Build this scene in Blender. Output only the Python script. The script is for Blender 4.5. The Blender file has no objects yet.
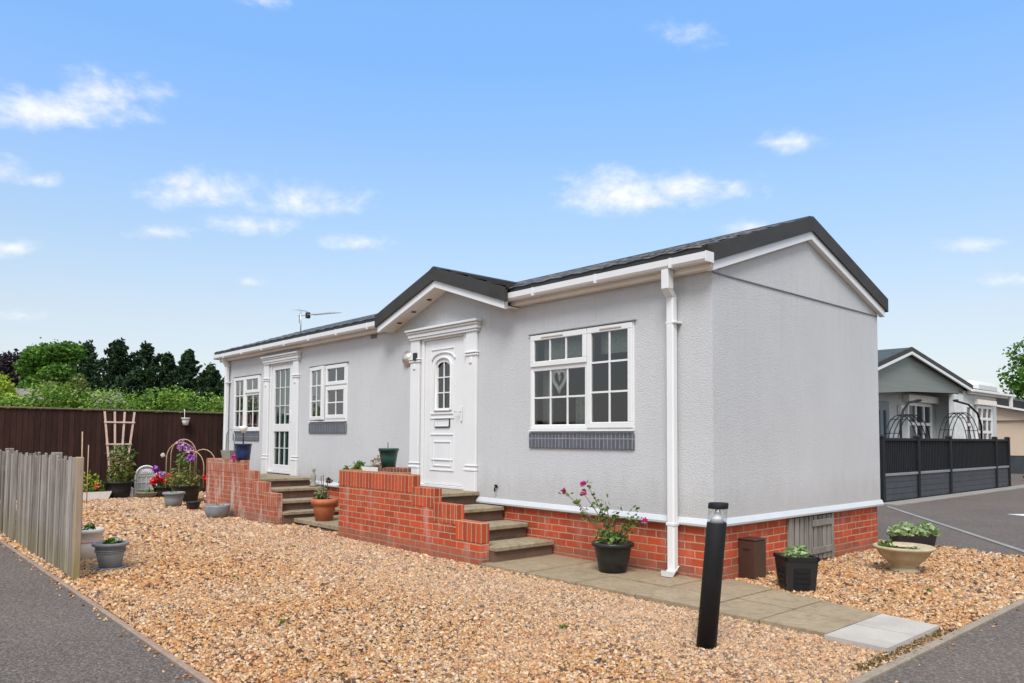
import bpy, math, random
import numpy as np
from mathutils import Vector, Matrix
random.seed(7); RNG = np.random.default_rng(11)
R = math.radians
scn = bpy.context.scene
COL = scn.collection
PI = math.pi

# ------------------------------------------------------------------ camera
YAW, PITCH, ROLL = R(48.21), R(2.89), R(0.35)
CAM = Vector((3.913, -6.002, 1.347)); F = 746.0; SY = 58.8
_f = Vector((-math.sin(YAW)*math.cos(PITCH), math.cos(YAW)*math.cos(PITCH), math.sin(PITCH)))
_r0 = Vector((math.cos(YAW), math.sin(YAW), 0)); _u0 = _r0.cross(_f)
_r = _r0*math.cos(ROLL)+_u0*math.sin(ROLL); _u = _u0*math.cos(ROLL)-_r0*math.sin(ROLL)
cd = bpy.data.cameras.new('camera'); cam = bpy.data.objects.new('camera', cd); COL.objects.link(cam)
cam.matrix_world = Matrix(((_r.x, _u.x, -_f.x, CAM.x), (_r.y, _u.y, -_f.y, CAM.y), (_r.z, _u.z, -_f.z, CAM.z), (0, 0, 0, 1)))
cd.sensor_width = 36; cd.lens = F*36/1024; cd.shift_y = SY/1024; cd.clip_start = .05; cd.clip_end = 3000
scn.camera = cam
def ray(px, py): return _f + _r*((px-512)/F) + _u*((341.5+SY-py)/F)

# ------------------------------------------------------------------ node helpers
class N:
    def __init__(s, tree): s.t = tree
    def n(s, typ, **kw):
        nd = s.t.nodes.new(typ)
        for k, v in kw.items():
            if k[0] == '_': setattr(nd, k[1:], v)
        return nd
    def l(s, a, b): s.t.links.new(a, b)
    def math(s, op, a, b=None, c=None, clamp=False):
        nd = s.t.nodes.new('ShaderNodeMath'); nd.operation = op; nd.use_clamp = clamp
        for i, v in enumerate((a, b, c)):
            if v is None: continue
            if hasattr(v, 'links'): s.l(v, nd.inputs[i])
            else: nd.inputs[i].default_value = v
        return nd.outputs[0]
    def noise(s, vec, scale, detail=3, rough=.55, dist=0):
        nd = s.t.nodes.new('ShaderNodeTexNoise'); nd.inputs['Scale'].default_value = scale
        nd.inputs['Detail'].default_value = detail; nd.inputs['Roughness'].default_value = rough; nd.inputs['Distortion'].default_value = dist
        if vec is not None: s.l(vec, nd.inputs['Vector'])
        return nd.outputs['Fac']
    def mix(s, fac, a, b, blend='MIX'):
        nd = s.t.nodes.new('ShaderNodeMix'); nd.data_type = 'RGBA'; nd.blend_type = blend
        for i, v in ((0, fac), (6, a), (7, b)):
            if hasattr(v, 'links'): s.l(v, nd.inputs[i])
            elif i == 0: nd.inputs[0].default_value = v
            else: nd.inputs[i].default_value = (*v, 1) if len(v) == 3 else v
        return nd.outputs[2]
    def ramp(s, fac, stops, interp='LINEAR'):
        nd = s.t.nodes.new('ShaderNodeValToRGB'); cr = nd.color_ramp; cr.interpolation = interp
        while len(cr.elements) < len(stops): cr.elements.new(.5)
        for e, (p, c) in zip(cr.elements, stops):
            e.position = p; e.color = (*c, 1) if not isinstance(c, (int, float)) else (c, c, c, 1)
        s.l(fac, nd.inputs[0]); return nd.outputs[0]
    def pos(s): return s.t.nodes.new('ShaderNodeNewGeometry').outputs['Position']
    def scale(s, vec, sc):
        nd = s.t.nodes.new('ShaderNodeMapping'); nd.inputs['Scale'].default_value = sc; s.l(vec, nd.inputs[0]); return nd.outputs[0]
    def bump(s, h, strength, dist, normal=None):
        nd = s.t.nodes.new('ShaderNodeBump'); nd.inputs['Strength'].default_value = strength; nd.inputs['Distance'].default_value = dist
        s.l(h, nd.inputs['Height'])
        if normal is not None: s.l(normal, nd.inputs['Normal'])
        return nd.outputs[0]

def new_mat(name):
    m = bpy.data.materials.new(name); m.use_nodes = True
    g = N(m.node_tree); b = m.node_tree.nodes['Principled BSDF']
    return m, g, b
def mul(c, k): return tuple(min(1, x*k) for x in c)
def M(name, col, rough=.55, var=.12, vs=6, bump=0, bs=60, metal=0, spec=.5, stretch=None, bd=.004):
    m, g, b = new_mat(name); p = g.pos()
    if stretch: p = g.scale(p, stretch)
    n1 = g.noise(p, vs, 5, .6); c = g.mix(g.ramp(n1, [(.3, 0), (.7, 1)]), mul(col, 1-var), mul(col, 1+var))
    g.l(c, b.inputs['Base Color'])
    b.inputs['Roughness'].default_value = rough; b.inputs['Metallic'].default_value = metal; b.inputs['Specular IOR Level'].default_value = spec
    if bump: g.l(g.bump(g.noise(p, bs, 4, .6), bump, bd), b.inputs['Normal'])
    return m

MAT = {}
# render on the walls: dense tyrolean texture
def stucco(name, col, amp=1.0):
    m, g, b = new_mat(name); p = g.pos()
    big = g.noise(p, .9, 4, .6); mid = g.noise(g.scale(p, (5, 5, 1.2)), 1.6, 4, .65); fine = g.noise(g.scale(p, (1, 1, .62)), 105, 5, .78)
    c = g.mix(g.ramp(big, [(.35, 0), (.68, 1)]), mul(col, .955), mul(col, 1.03))
    c = g.mix(g.math('MULTIPLY', g.ramp(mid, [(.5, 0), (.75, 1)]), .3), c, mul(col, .87))
    c = g.mix(g.math('MULTIPLY', g.ramp(fine, [(.5, 0), (.66, 1)]), .55*amp), c, mul(col, .62))
    if amp == 1.0:
        sz = g.n('ShaderNodeSeparateXYZ'); g.l(p, sz.inputs[0]); run = g.noise(g.scale(p, (7, 7, .35)), 2.4, 4, .6)
        low = g.ramp(g.math('ADD', sz.outputs['Z'], g.math('MULTIPLY', mid, -.5)), [(.42, 1), (.72, 0)])
        c = g.mix(g.math('MULTIPLY', low, .30), c, (.36, .33, .29))
        hi = g.ramp(g.math('MULTIPLY', sz.outputs['Z'], .25), [(.42, 0), (.72, 1)])
        c = g.mix(g.math('MULTIPLY', g.math('MULTIPLY', hi, g.ramp(run, [(.52, 0), (.72, 1)])), .24), c, mul(col, .70))
    g.l(c, b.inputs['Base Color']); b.inputs['Roughness'].default_value = .85; b.inputs['Specular IOR Level'].default_value = .25
    v = g.n('ShaderNodeTexVoronoi'); v.inputs['Scale'].default_value = 95; g.l(g.scale(p, (1, 1, .7)), v.inputs['Vector'])
    h = g.math('ADD', g.math('MULTIPLY', fine, 1.3), g.math('MULTIPLY', v.outputs['Distance'], -.5))
    g.l(g.bump(h, .85*amp, .0075), b.inputs['Normal']); return m
MAT['wall'] = stucco('wall_render', (.565, .572, .588))
MAT['wall2'] = stucco('neighbour_render', (.52, .54, .53), .5)
MAT['cream'] = stucco('cream_render', (.60, .47, .36), .4)
def brick(name, c1, c2, stain, swap=False, stainamt=.0, w=.225, h=.075, mortar=(.45, .32, .20)):
    m, g, b = new_mat(name); uv = g.n('ShaderNodeTexCoord').outputs['UV']; p = g.pos()
    wob = g.n('ShaderNodeTexNoise'); wob.inputs['Scale'].default_value = 9; g.l(p, wob.inputs['Vector'])
    off = g.n('ShaderNodeVectorMath', _operation='MULTIPLY_ADD'); g.l(wob.outputs['Color'], off.inputs[0]); off.inputs[1].default_value = (.008, .008, 0); g.l(uv, off.inputs[2])
    mp = g.n('ShaderNodeMapping'); g.l(off.outputs[0], mp.inputs[0])
    if swap: mp.inputs['Rotation'].default_value = (0, 0, PI/2)
    t = g.n('ShaderNodeTexBrick'); t.inputs['Scale'].default_value = 1; t.inputs['Brick Width'].default_value = w; t.inputs['Row Height'].default_value = h
    t.inputs['Mortar Size'].default_value = .0070; t.inputs['Mortar Smooth'].default_value = .25; t.inputs['Bias'].default_value = 0
    t.offset = 0 if swap else .5
    t.inputs['Color1'].default_value = (*c1, 1); t.inputs['Color2'].default_value = (*c2, 1); t.inputs['Mortar'].default_value = (*mortar, 1)
    g.l(mp.outputs[0], t.inputs['Vector'])
    n1 = g.noise(p, 24, 5, .65); n2 = g.noise(p, 2.3, 4, .6); n3 = g.noise(g.scale(p, (3, 3, .8)), 2.2, 5, .65)
    c = g.mix(g.math('MULTIPLY', g.ramp(n1, [(.4, 0), (.72, 1)]), .4), t.outputs['Color'], mul(c1, .62))
    c = g.mix(g.math('MULTIPLY', g.ramp(n2, [(.42, 0), (.7, 1)]), .2), c, stain)
    if stainamt: c = g.mix(g.math('MULTIPLY', g.ramp(n3, [(.5, 0), (.66, 1)]), stainamt), c, (.62, .52, .46))
    # splash-back dirt at the foot of the wall (a stain, not shade)
    sx = g.n('ShaderNodeSeparateXYZ'); g.l(p, sx.inputs[0])
    low = g.math('ADD', sx.outputs['Z'], g.math('MULTIPLY', n2, -.22)); 
    c = g.mix(g.math('MULTIPLY', g.ramp(low, [(0, 1), (.06, 0)]), .4), c, (.19, .13, .09))
    g.l(c, b.inputs['Base Color']); b.inputs['Roughness'].default_value = .8; b.inputs['Specular IOR Level'].default_value = .3
    hh = g.math('ADD', g.math('MULTIPLY', t.outputs['Fac'], -1), g.math('MULTIPLY', n1, .5))
    g.l(g.bump(hh, .8, .008), b.inputs['Normal']); return m
MAT['brick'] = brick('red_brick', (.54, .075, .026), (.30, .046, .022), (.38, .13, .07), stainamt=.12)
MAT['brick_r'] = brick('step_brick', (.55, .078, .026), (.30, .050, .022), (.38, .14, .07), stainamt=.28)
MAT['brick_l'] = brick('stained_brick', (.41, .095, .050), (.32, .08, .045), (.40, .22, .16), stainamt=.65)
MAT['soldier'] = brick('brick_on_edge', (.56, .085, .028), (.28, .045, .022), (.34, .14, .08), swap=True)
MAT['soldier_l'] = brick('stained_brick_on_edge', (.43, .11, .055), (.33, .08, .045), (.40, .22, .16), swap=True, stainamt=.5)
MAT['slate_brick'] = brick('slate_panel', (.115, .125, .15), (.085, .092, .115), (.12, .125, .14), swap=True, mortar=(.26, .27, .29), h=.055)
MAT['brick_dark'] = brick('old_brick', (.26, .075, .045), (.17, .06, .04), (.2, .12, .09), swap=True)
MAT['white'] = M('white_upvc', (.70, .705, .71), .32, .03, 3)
MAT['trim'] = M('pale_grey_trim', (.54, .56, .58), .4, .04, 3)
MAT['soffit'] = M('cream_soffit', (.76, .70, .63), .45, .06, 2)
MAT['black'] = M('black_plastic', (.016, .017, .018), .38, .2, 5)
MAT['blackmetal'] = M('black_powder_coat', (.009, .010, .012), .62, .25, 7, .15, 200, 0, .3)
MAT['dgrey'] = M('charcoal_board', (.045, .05, .058), .55, .2, 4)
MAT['gpot'] = M('grey_plastic', (.23, .255, .285), .45, .15, 8)
MAT['wpot'] = M('white_plastic', (.80, .80, .78), .4, .06, 6)
MAT['terra'] = M('terracotta', (.46, .14, .06), .7, .25, 7, .2, 60)
MAT['green_pl'] = M('green_plastic', (.012, .065, .055), .35, .15, 6)
MAT['blue'] = M('blue_glaze', (.012, .035, .12), .25, .35, 9)
MAT['stone'] = M('buff_stone', (.46, .38, .25), .75, .22, 9, .3, 70)
MAT['greystone'] = M('grey_stone', (.26, .24, .20), .8, .2, 9, .4, 70)
MAT['soil'] = M('soil', (.035, .024, .016), .95, .4, 20, .8, 90)
MAT['brown_box'] = M('brown_grp', (.055, .026, .018), .4, .2, 5, .2, 120)
MAT['bamboo'] = M('bamboo', (.42, .28, .17), .6, .2, 20)
MAT['pinkwood'] = M('trellis_wood', (.66, .47, .40), .65, .14, 12)
MAT['steel'] = M('steel', (.55, .52, .46), .3, .1, 6, metal=.7)
MAT['dark'] = M('dark_rubber', (.012, .012, .013), .6, .1, 6)
MAT['redfl'] = M('red_petal', (.55, .012, .012), .55, .25, 40)
MAT['magenta'] = M('magenta_petal', (.62, .03, .30), .55, .25, 40)
MAT['purple'] = M('purple_petal', (.28, .07, .40), .55, .3, 40)
MAT['lilac'] = M('lilac_petal', (.48, .25, .52), .55, .3, 40)
MAT['yellow'] = M('yellow_leaf', (.50, .45, .05), .55, .3, 30)
MAT['whitefl'] = M('white_petal', (.75, .72, .68), .55, .15, 40)
MAT['stem'] = M('plant_stem', (.09, .06, .03), .7, .3, 30)
MAT['trunk'] = M('bark', (.07, .05, .035), .9, .35, 9, .7, 25, bd=.03)
MAT['interior'] = M('interior_paint', (.32, .32, .30), .8, .05, 2)
MAT['carpet'] = M('interior_floor', (.16, .14, .13), .9, .1, 4)
MAT['curtain'] = M('net_curtain', (.62, .62, .58), .9, .12, 30)
MAT['curtain_g'] = M('sage_curtain', (.42, .46, .41), .9, .2, 30)
MAT['roof_under'] = M('roof_underlay', (.05, .05, .05), .8, .1, 4)

def slab_mat(name, col, moss=(.10, .10, .05), amt=.6):
    m, g, b = new_mat(name); p = g.pos()
    n1 = g.noise(p, 2.2, 5, .65); n2 = g.noise(p, 16, 5, .7); n3 = g.noise(p, 90, 3, .6)
    c = g.mix(g.ramp(n1, [(.3, 0), (.7, 1)]), mul(col, .78), mul(col, 1.14))
    c = g.mix(g.math('MULTIPLY', g.ramp(n2, [(.45, 0), (.72, 1)]), amt), c, moss)
    c = g.mix(g.math('MULTIPLY', n3, .25), c, mul(col, .6))
    if name == 'mossy_paver': c = g.mix(g.math('MULTIPLY', g.n('ShaderNodeNewGeometry').outputs['Random Per Island'], .38), c, mul(col, .62))
    g.l(c, b.inputs['Base Color']); b.inputs['Roughness'].default_value = .8
    g.l(g.bump(g.math('ADD', n2, g.math('MULTIPLY', n3, .5)), .5, .008), b.inputs['Normal']); return m
MAT['paver'] = slab_mat('mossy_paver', (.37, .285, .18), (.15, .112, .062), .75)
MAT['tread'] = slab_mat('tread_slab', (.33, .27, .18), (.10, .08, .045), .75)
MAT['newslab'] = slab_mat('pale_concrete', (.48, .44, .39), (.38, .34, .29), .35)
MAT['kerb'] = slab_mat('concrete_edging', (.34, .28, .215), (.13, .11, .05), .6)
MAT['kerbpale'] = slab_mat('pale_kerb', (.30, .285, .26), (.2, .19, .16), .5)
MAT['timber_edge'] = slab_mat('edging_strip', (.34, .24, .18), (.16, .11, .07), .6)
MAT['riser'] = brick('riser_brick', (.17, .085, .06), (.09, .055, .04), (.12, .09, .065), mortar=(.11, .095, .075), h=.12, w=.16)

def asphalt(name, col):
    m, g, b = new_mat(name); p = g.pos()
    v = g.n('ShaderNodeTexVoronoi'); v.inputs['Scale'].default_value = 85; g.l(p, v.inputs['Vector'])
    sp = g.n('ShaderNodeSeparateColor'); g.l(v.outputs['Color'], sp.inputs[0])
    n1 = g.noise(p, .55, 5, .6); n2 = g.noise(p, 4.5, 5, .7); n3 = g.noise(g.scale(p, (1, 1, 1)), 38, 4, .7)
    c = g.mix(g.ramp(n1, [(.3, 0), (.72, 1)]), mul(col, .8), mul(col, 1.18))
    c = g.mix(g.math('MULTIPLY', g.ramp(n2, [(.5, 0), (.75, 1)]), .45), c, (col[0]*.62, col[1]*.60, col[2]*.56))
    c = g.mix(g.math('MULTIPLY', g.ramp(sp.outputs[0], [(.45, 0), (1, 1)]), .7), c, mul(col, 2.4))
    c = g.mix(g.math('MULTIPLY', g.ramp(n3, [(.45, 0), (.7, 1)]), .7), c, mul(col, .35))
    g.l(c, b.inputs['Base Color']); b.inputs['Roughness'].default_value = .88; b.inputs['Specular IOR Level'].default_value = .3
    h = g.math('ADD', g.math('MULTIPLY', v.outputs['Distance'], -1), n3)
    g.l(g.bump(h, .8, .008), b.inputs['Normal']); return m
MAT['asphalt'] = asphalt('asphalt', (.126, .104, .088))

GRAVEL = [(0, (.035, .022, .016)), (.11, (.10, .05, .026)), (.19, (.36, .15, .058)), (.30, (.50, .27, .095)), (.46, (.60, .40, .20)), (.58, (.42, .21, .105)), (.70, (.60, .43, .28)), (.86, (.76, .62, .47)), (.95, (.44, .34, .28)), (1, (.24, .22, .21))]
def gravel_mat(name, attr):
    m, g, b = new_mat(name); p = g.pos()
    if attr:
        a = g.n('ShaderNodeAttribute', _attribute_name='tone'); fac = a.outputs['Fac']
    else:
        v = g.n('ShaderNodeTexVoronoi'); v.inputs['Scale'].default_value = 38; g.l(p, v.inputs['Vector'])
        sp = g.n('ShaderNodeSeparateColor'); g.l(v.outputs['Color'], sp.inputs[0]); fac = sp.outputs[0]
        g.l(g.bump(g.math('MULTIPLY', v.outputs['Distance'], -1), 1, .02), b.inputs['Normal'])
    c = g.ramp(fac, GRAVEL)
    big = g.noise(p, .75, 4, .6); fine = g.noise(p, 160, 3, .6)
    c = g.mix(g.math('MULTIPLY', g.ramp(big, [(.38, 0), (.62, 1)]), .6), c, (1.0, .82, .56), 'MULTIPLY')
    pk = g.noise(g.scale(p, (1, 1.3, 1)), .5, 3, .5)
    c = g.mix(g.math('MULTIPLY', g.ramp(pk, [(.48, 0), (.66, 1)]), .22), c, (.58, .48, .40))
    sxy = g.n('ShaderNodeSeparateXYZ'); g.l(p, sxy.inputs[0])
    dust = g.math('ADD', g.math('MULTIPLY', g.math('ABSOLUTE', g.math('ADD', sxy.outputs['Y'], 1.6)), -1.0), g.math('MULTIPLY', big, 3.0))     # paler dusty chippings trodden along the steps and path
    c = g.mix(g.math('MULTIPLY', g.ramp(g.math('MULTIPLY_ADD', dust, .35, .35), [(.45, 0), (.8, 1)]), .30), c, (.56, .45, .375))
    c = g.mix(g.math('MULTIPLY', g.ramp(fine, [(.5, 0), (.7, 1)]), .35), c, (.20, .12, .07))
    c = g.mix(1.0, c, (.93, .875, .79), 'MULTIPLY')
    g.l(c, b.inputs['Base Color']); b.inputs['Roughness'].default_value = .75; return m
MAT['gravel'] = gravel_mat('gravel_stones', True)
MAT['gravelbed'] = gravel_mat('gravel_bed', False)

def wood(name, c1, c2, pw=.1, axis=0, green=0):
    """vertical boards: grain streaks along z, per-board tone"""
    m, g, b = new_mat(name); p = g.pos()
    sx = g.n('ShaderNodeSeparateXYZ'); g.l(p, sx.inputs[0])
    isl = g.n('ShaderNodeNewGeometry').outputs['Random Per Island']
    gr = g.noise(g.scale(p, (1, 1, .05)), 55, 5, .7); st = g.noise(g.scale(p, (1, 1, .25)), 7, 4, .65)
    c = g.mix(isl, c1, c2); c = g.mix(g.math('MULTIPLY', g.ramp(gr, [(.38, 0), (.66, 1)]), .55), c, mul(c1, .5))
    c = g.mix(g.math('MULTIPLY', g.ramp(st, [(.45, 0), (.7, 1)]), .35), c, mul(c2, 1.25))
    if green:
        z = g.math('ADD', sx.outputs['Z'], g.math('MULTIPLY', st, -.35))
        c = g.mix(g.math('MULTIPLY', g.ramp(z, [(0, 1), (.25, 0)]), green), c, (.17, .15, .04))
    g.l(c, b.inputs['Base Color']); b.inputs['Roughness'].default_value = .85; b.inputs['Specular IOR Level'].default_value = .2
    g.l(g.bump(gr, .5, .004), b.inputs['Normal']); return m
MAT['greywood'] = wood('weathered_wood', (.145, .118, .098), (.42, .375, .335), green=.35)
MAT['postwood'] = wood('post_wood', (.33, .25, .175), (.40, .31, .225), green=.5)
MAT['brownfence'] = wood('dark_stained_wood', (.030, .014, .011), (.052, .024, .019))
MAT['caprail'] = wood('cap_rail_wood', (.20, .14, .10), (.26, .19, .14))
MAT['hatchwood'] = wood('hatch_wood', (.20, .18, .16), (.29, .27, .245))

def leaf(name, cols, rough=.55, ns=.8):
    m, g, b = new_mat(name); p = g.pos()
    isl = g.n('ShaderNodeNewGeometry').outputs['Random Per Island']
    n = g.noise(p, ns, 3, .6); f = g.math('ADD', g.math('MULTIPLY', isl, .65), g.math('MULTIPLY', g.math('SUBTRACT', n, .3), .9), clamp=True)
    st = [(i/(len(cols)-1), c) for i, c in enumerate(cols)]
    c = g.ramp(f, st); g.l(c, b.inputs['Base Color']); b.inputs['Roughness'].default_value = rough; b.inputs['Specular IOR Level'].default_value = .3
    tr = g.n('ShaderNodeBsdfTranslucent'); g.l(c, tr.inputs[0]); mx = g.n('ShaderNodeMixShader'); mx.inputs[0].default_value = .3
    out = m.node_tree.nodes['Material Output']; g.l(b.outputs[0], mx.inputs[1]); g.l(tr.outputs[0], mx.inputs[2]); g.l(mx.outputs[0], out.inputs[0]); return m
MAT['lf_mid'] = leaf('leaf_mid_green', [(.035, .085, .012), (.09, .20, .025), (.19, .34, .05)])
MAT['lf_bright'] = leaf('leaf_bright_green', [(.05, .12, .012), (.13, .24, .028), (.25, .38, .05)])
MAT['lf_hedge'] = leaf('leaf_hedge', [(.03, .085, .010), (.14, .27, .03), (.38, .52, .085)], ns=1.9)
MAT['lf_olive'] = leaf('leaf_olive', [(.06, .09, .02), (.17, .21, .045), (.30, .27, .09)], ns=1.2)
MAT['lf_yellow'] = leaf('leaf_yellow_green', [(.13, .20, .012), (.30, .40, .03), (.46, .52, .06)])
MAT['lf_conifer'] = leaf('leaf_conifer', [(.008, .024, .010), (.024, .055, .020), (.06, .11, .035)])
MAT['lf_copper'] = leaf('leaf_copper', [(.012, .010, .014), (.03, .02, .026), (.05, .035, .035)])
MAT['lf_pot'] = leaf('leaf_pot_plant', [(.04, .09, .015), (.10, .19, .035), (.22, .30, .08)], ns=9)
MAT['lf_pale'] = leaf('leaf_variegated', [(.10, .22, .05), (.30, .42, .18), (.62, .66, .42)], ns=14)
MAT['lf_red'] = leaf('leaf_reddish', [(.08, .10, .03), (.28, .20, .12), (.55, .25, .25)], ns=14)
MAT['lf_dry'] = leaf('leaf_dry', [(.16, .13, .07), (.34, .29, .17), (.55, .48, .36)], ns=14)

def glass(name, tint, refl=2.5):
    m = bpy.data.materials.new(name); m.use_nodes = True; t = m.node_tree; t.nodes.remove(t.nodes['Principled BSDF']); g = N(t)
    a = g.n('ShaderNodeBsdfTransparent'); a.inputs[0].default_value = (*tint, 1); b = g.n('ShaderNodeBsdfGlossy'); b.inputs['Roughness'].default_value = .02
    fr = g.n('ShaderNodeFresnel'); fr.inputs[0].default_value = 1.5; mx = g.n('ShaderNodeMixShader')
    nz = g.noise(g.pos(), 1.3, 2); g.l(g.bump(nz, .08, .02), b.inputs['Normal'])
    g.l(g.math('MULTIPLY', fr.outputs[0], refl, clamp=True), mx.inputs[0]); g.l(a.outputs[0], mx.inputs[1]); g.l(b.outputs[0], mx.inputs[2]); g.l(mx.outputs[0], t.nodes['Material Output'].inputs[0]); return m
MAT['glass'] = glass('window_glass', (.91, .94, .92)); MAT['glass_t'] = glass('tinted_glass', (.40, .70, .68))
MAT['glass_c'] = glass('clear_lamp_glass', (.95, .96, .96), .5)

def tiles(name, col):
    m, g, b = new_mat(name); p = g.pos()
    n1 = g.noise(p, 3, 5, .65); n2 = g.noise(p, 60, 4, .7)
    c = g.mix(g.ramp(n1, [(.3, 0), (.7, 1)]), mul(col, .7), mul(col, 1.35)); c = g.mix(g.math('MULTIPLY', g.ramp(n2, [(.5, 0), (.7, 1)]), .4), c, mul(col, 2.2))
    g.l(c, b.inputs['Base Color']); b.inputs['Roughness'].default_value = .45 if name == 'roof_tile' else .65; g.l(g.bump(n2, .25, .004), b.inputs['Normal']); return m
MAT['tile'] = tiles('roof_tile', (.026, .024, .022)); MAT['tile2'] = tiles('neighbour_roof_tile', (.050, .058, .052))
MAT['verge'] = tiles('verge_cladding', (.031, .028, .024))

# ------------------------------------------------------------------ mesh builder
ORG = {}
class MB:
    def __init__(s): s.v = []; s.f = []; s.sm = []; s.mi = []
    def poly(s, pts, smooth=False):
        i = len(s.v); s.v += [tuple(p) for p in pts]; s.f.append(tuple(range(i, i+len(pts)))); s.sm.append(smooth); return s
    def add(s, vs, fs, smooth=False):
        i = len(s.v); s.v += [tuple(p) for p in vs]
        for f in fs: s.f.append(tuple(i+k for k in f)); s.sm.append(smooth)
        return s
    def box(s, x0, x1, y0, y1, z0, z1, bev=0.0):
        x0, x1 = min(x0, x1), max(x0, x1); y0, y1 = min(y0, y1), max(y0, y1); z0, z1 = min(z0, z1), max(z0, z1)
        if bev <= 0:
            vs = [(x, y, z) for z in (z0, z1) for y in (y0, y1) for x in (x0, x1)]
            return s.add(vs, [(0, 2, 3, 1), (4, 5, 7, 6), (0, 1, 5, 4), (2, 6, 7, 3), (0, 4, 6, 2), (1, 3, 7, 5)])
        b = min(bev, (x1-x0)*.45, (y1-y0)*.45, (z1-z0)*.45); i = len(s.v); V = []
        lo = (x0, y0, z0); hi = (x1, y1, z1); idx = {}
        for cx in (0, 1):
            for cy in (0, 1):
                for cz in (0, 1):
                    for ax in range(3):
                        q = []
                        for k, c in enumerate((cx, cy, cz)):
                            e = hi[k] if c else lo[k]
                            if k != ax: e += (-b if c else b)
                            q.append(e)
                        idx[(cx, cy, cz, ax)] = len(V); V.append(tuple(q))
        Fs = []
        for ax in range(3):
            o = [k for k in range(3) if k != ax]
            for c in (0, 1):
                q = []
                for (a, d) in ((0, 0), (1, 0), (1, 1), (0, 1)):
                    t = [0, 0, 0]; t[ax] = c; t[o[0]] = a; t[o[1]] = d; q.append(idx[(*t, ax)])
                if (c == 1) != (ax == 1): Fs.append(q)
                else: Fs.append(q[::-1])
        def cen(q): return [sum(V[k][j] for k in q)/len(q) for j in range(3)]
        mid = [(a+c)/2 for a, c in zip(lo, hi)]
        def orient(q):
            a, b_, c_ = (Vector(V[k]) for k in q[:3]); n = (b_-a).cross(c_-a); d = Vector(cen(q))-Vector(mid)
            return q if n.dot(d) > 0 else q[::-1]
        for ax in range(3):
            o = [k for k in range(3) if k != ax]
            for a in (0, 1):
                for d in (0, 1):
                    t0 = [0, 0, 0]; t0[o[0]] = a; t0[o[1]] = d; t1 = t0[:]; t1[ax] = 1
                    Fs.append([idx[(*t0, o[0])], idx[(*t1, o[0])], idx[(*t1, o[1])], idx[(*t0, o[1])]])
        for cx in (0, 1):
            for cy in (0, 1):
                for cz in (0, 1): Fs.append([idx[(cx, cy, cz, k)] for k in range(3)])
        return s.add(V, [orient(q) for q in Fs])
    def prism(s, pts, ext):
        """pts: planar 3-d polygon, extruded by the vector ext"""
        n = len(pts); e = Vector(ext); P = [Vector(p) for p in pts]; Q = [p+e for p in P]
        nn = Vector((0, 0, 0))
        for a, b in zip(P, P[1:]+P[:1]): nn += a.cross(b)
        if nn.dot(e) > 0: P, Q = Q, P
        s.poly(P); s.poly(Q[::-1])
        for k in range(n):
            s.poly([P[k], Q[k], Q[(k+1) % n], P[(k+1) % n]][::-1] if False else [P[(k+1) % n], P[k], Q[k], Q[(k+1) % n]])
        return s
    def tube(s, pts, r, seg=8, cap=True):
        P = [Vector(p) for p in pts]; n = len(P); rs = r if isinstance(r, (list, tuple)) else [r]*n; base = len(s.v); prev = None
        for k, p in enumerate(P):
            d = (P[min(k+1, n-1)]-P[max(k-1, 0)]).normalized()
            ref = prev if prev is not None else (Vector((0, 0, 1)) if abs(d.z) < .9 else Vector((1, 0, 0)))
            a = (ref-d*ref.dot(d)); a = a.normalized() if a.length > 1e-6 else d.orthogonal().normalized(); b = d.cross(a); prev = a
            for j in range(seg):
                t = 2*PI*j/seg; s.v.append(tuple(p+(a*math.cos(t)+b*math.sin(t))*rs[k]))
        for k in range(n-1):
            for j in range(seg):
                s.f.append((base+k*seg+j, base+k*seg+(j+1) % seg, base+(k+1)*seg+(j+1) % seg, base+(k+1)*seg+j)); s.sm.append(True)
        if cap:
            s.f.append(tuple(base+j for j in range(seg))[::-1]); s.sm.append(False)
            s.f.append(tuple(base+(n-1)*seg+j for j in range(seg))); s.sm.append(False)
        return s
    def lathe(s, c, prof, seg=28, sx=1, sy=1, rot=0, square=None):
        """prof: list of (r, z); sx/sy stretch"""
        base = len(s.v); n = len(prof); ca, sa = math.cos(rot), math.sin(rot)
        for (r, z) in prof:
            for j in range(seg):
                t = 2*PI*j/seg; x, y = r*math.cos(t)*sx, r*math.sin(t)*sy
                s.v.append((c[0]+x*ca-y*sa, c[1]+x*sa+y*ca, c[2]+z))
        for k in range(n-1):
            for j in range(seg):
                s.f.append((base+k*seg+j, base+k*seg+(j+1) % seg, base+(k+1)*seg+(j+1) % seg, base+(k+1)*seg+j)); s.sm.append(True)
        if prof[0][0] > 1e-5: s.f.append(tuple(base+j for j in range(seg))[::-1]); s.sm.append(False)
        if prof[-1][0] > 1e-5: s.f.append(tuple(base+(n-1)*seg+j for j in range(seg))); s.sm.append(False)
        return s
    def frustum(s, c, w0, d0, w1, d1, h, rot=0):
        ca, sa = math.cos(rot), math.sin(rot)
        def q(x, y, z): return (c[0]+x*ca-y*sa, c[1]+x*sa+y*ca, c[2]+z)
        vs = [q(sx*w/2, sy*d/2, z) for (w, d, z) in ((w0, d0, 0), (w1, d1, h)) for (sx, sy) in ((-1, -1), (1, -1), (1, 1), (-1, 1))]
        return s.add(vs, [(3, 2, 1, 0), (4, 5, 6, 7), (0, 1, 5, 4), (1, 2, 6, 5), (2, 3, 7, 6), (3, 0, 4, 7)])
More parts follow.
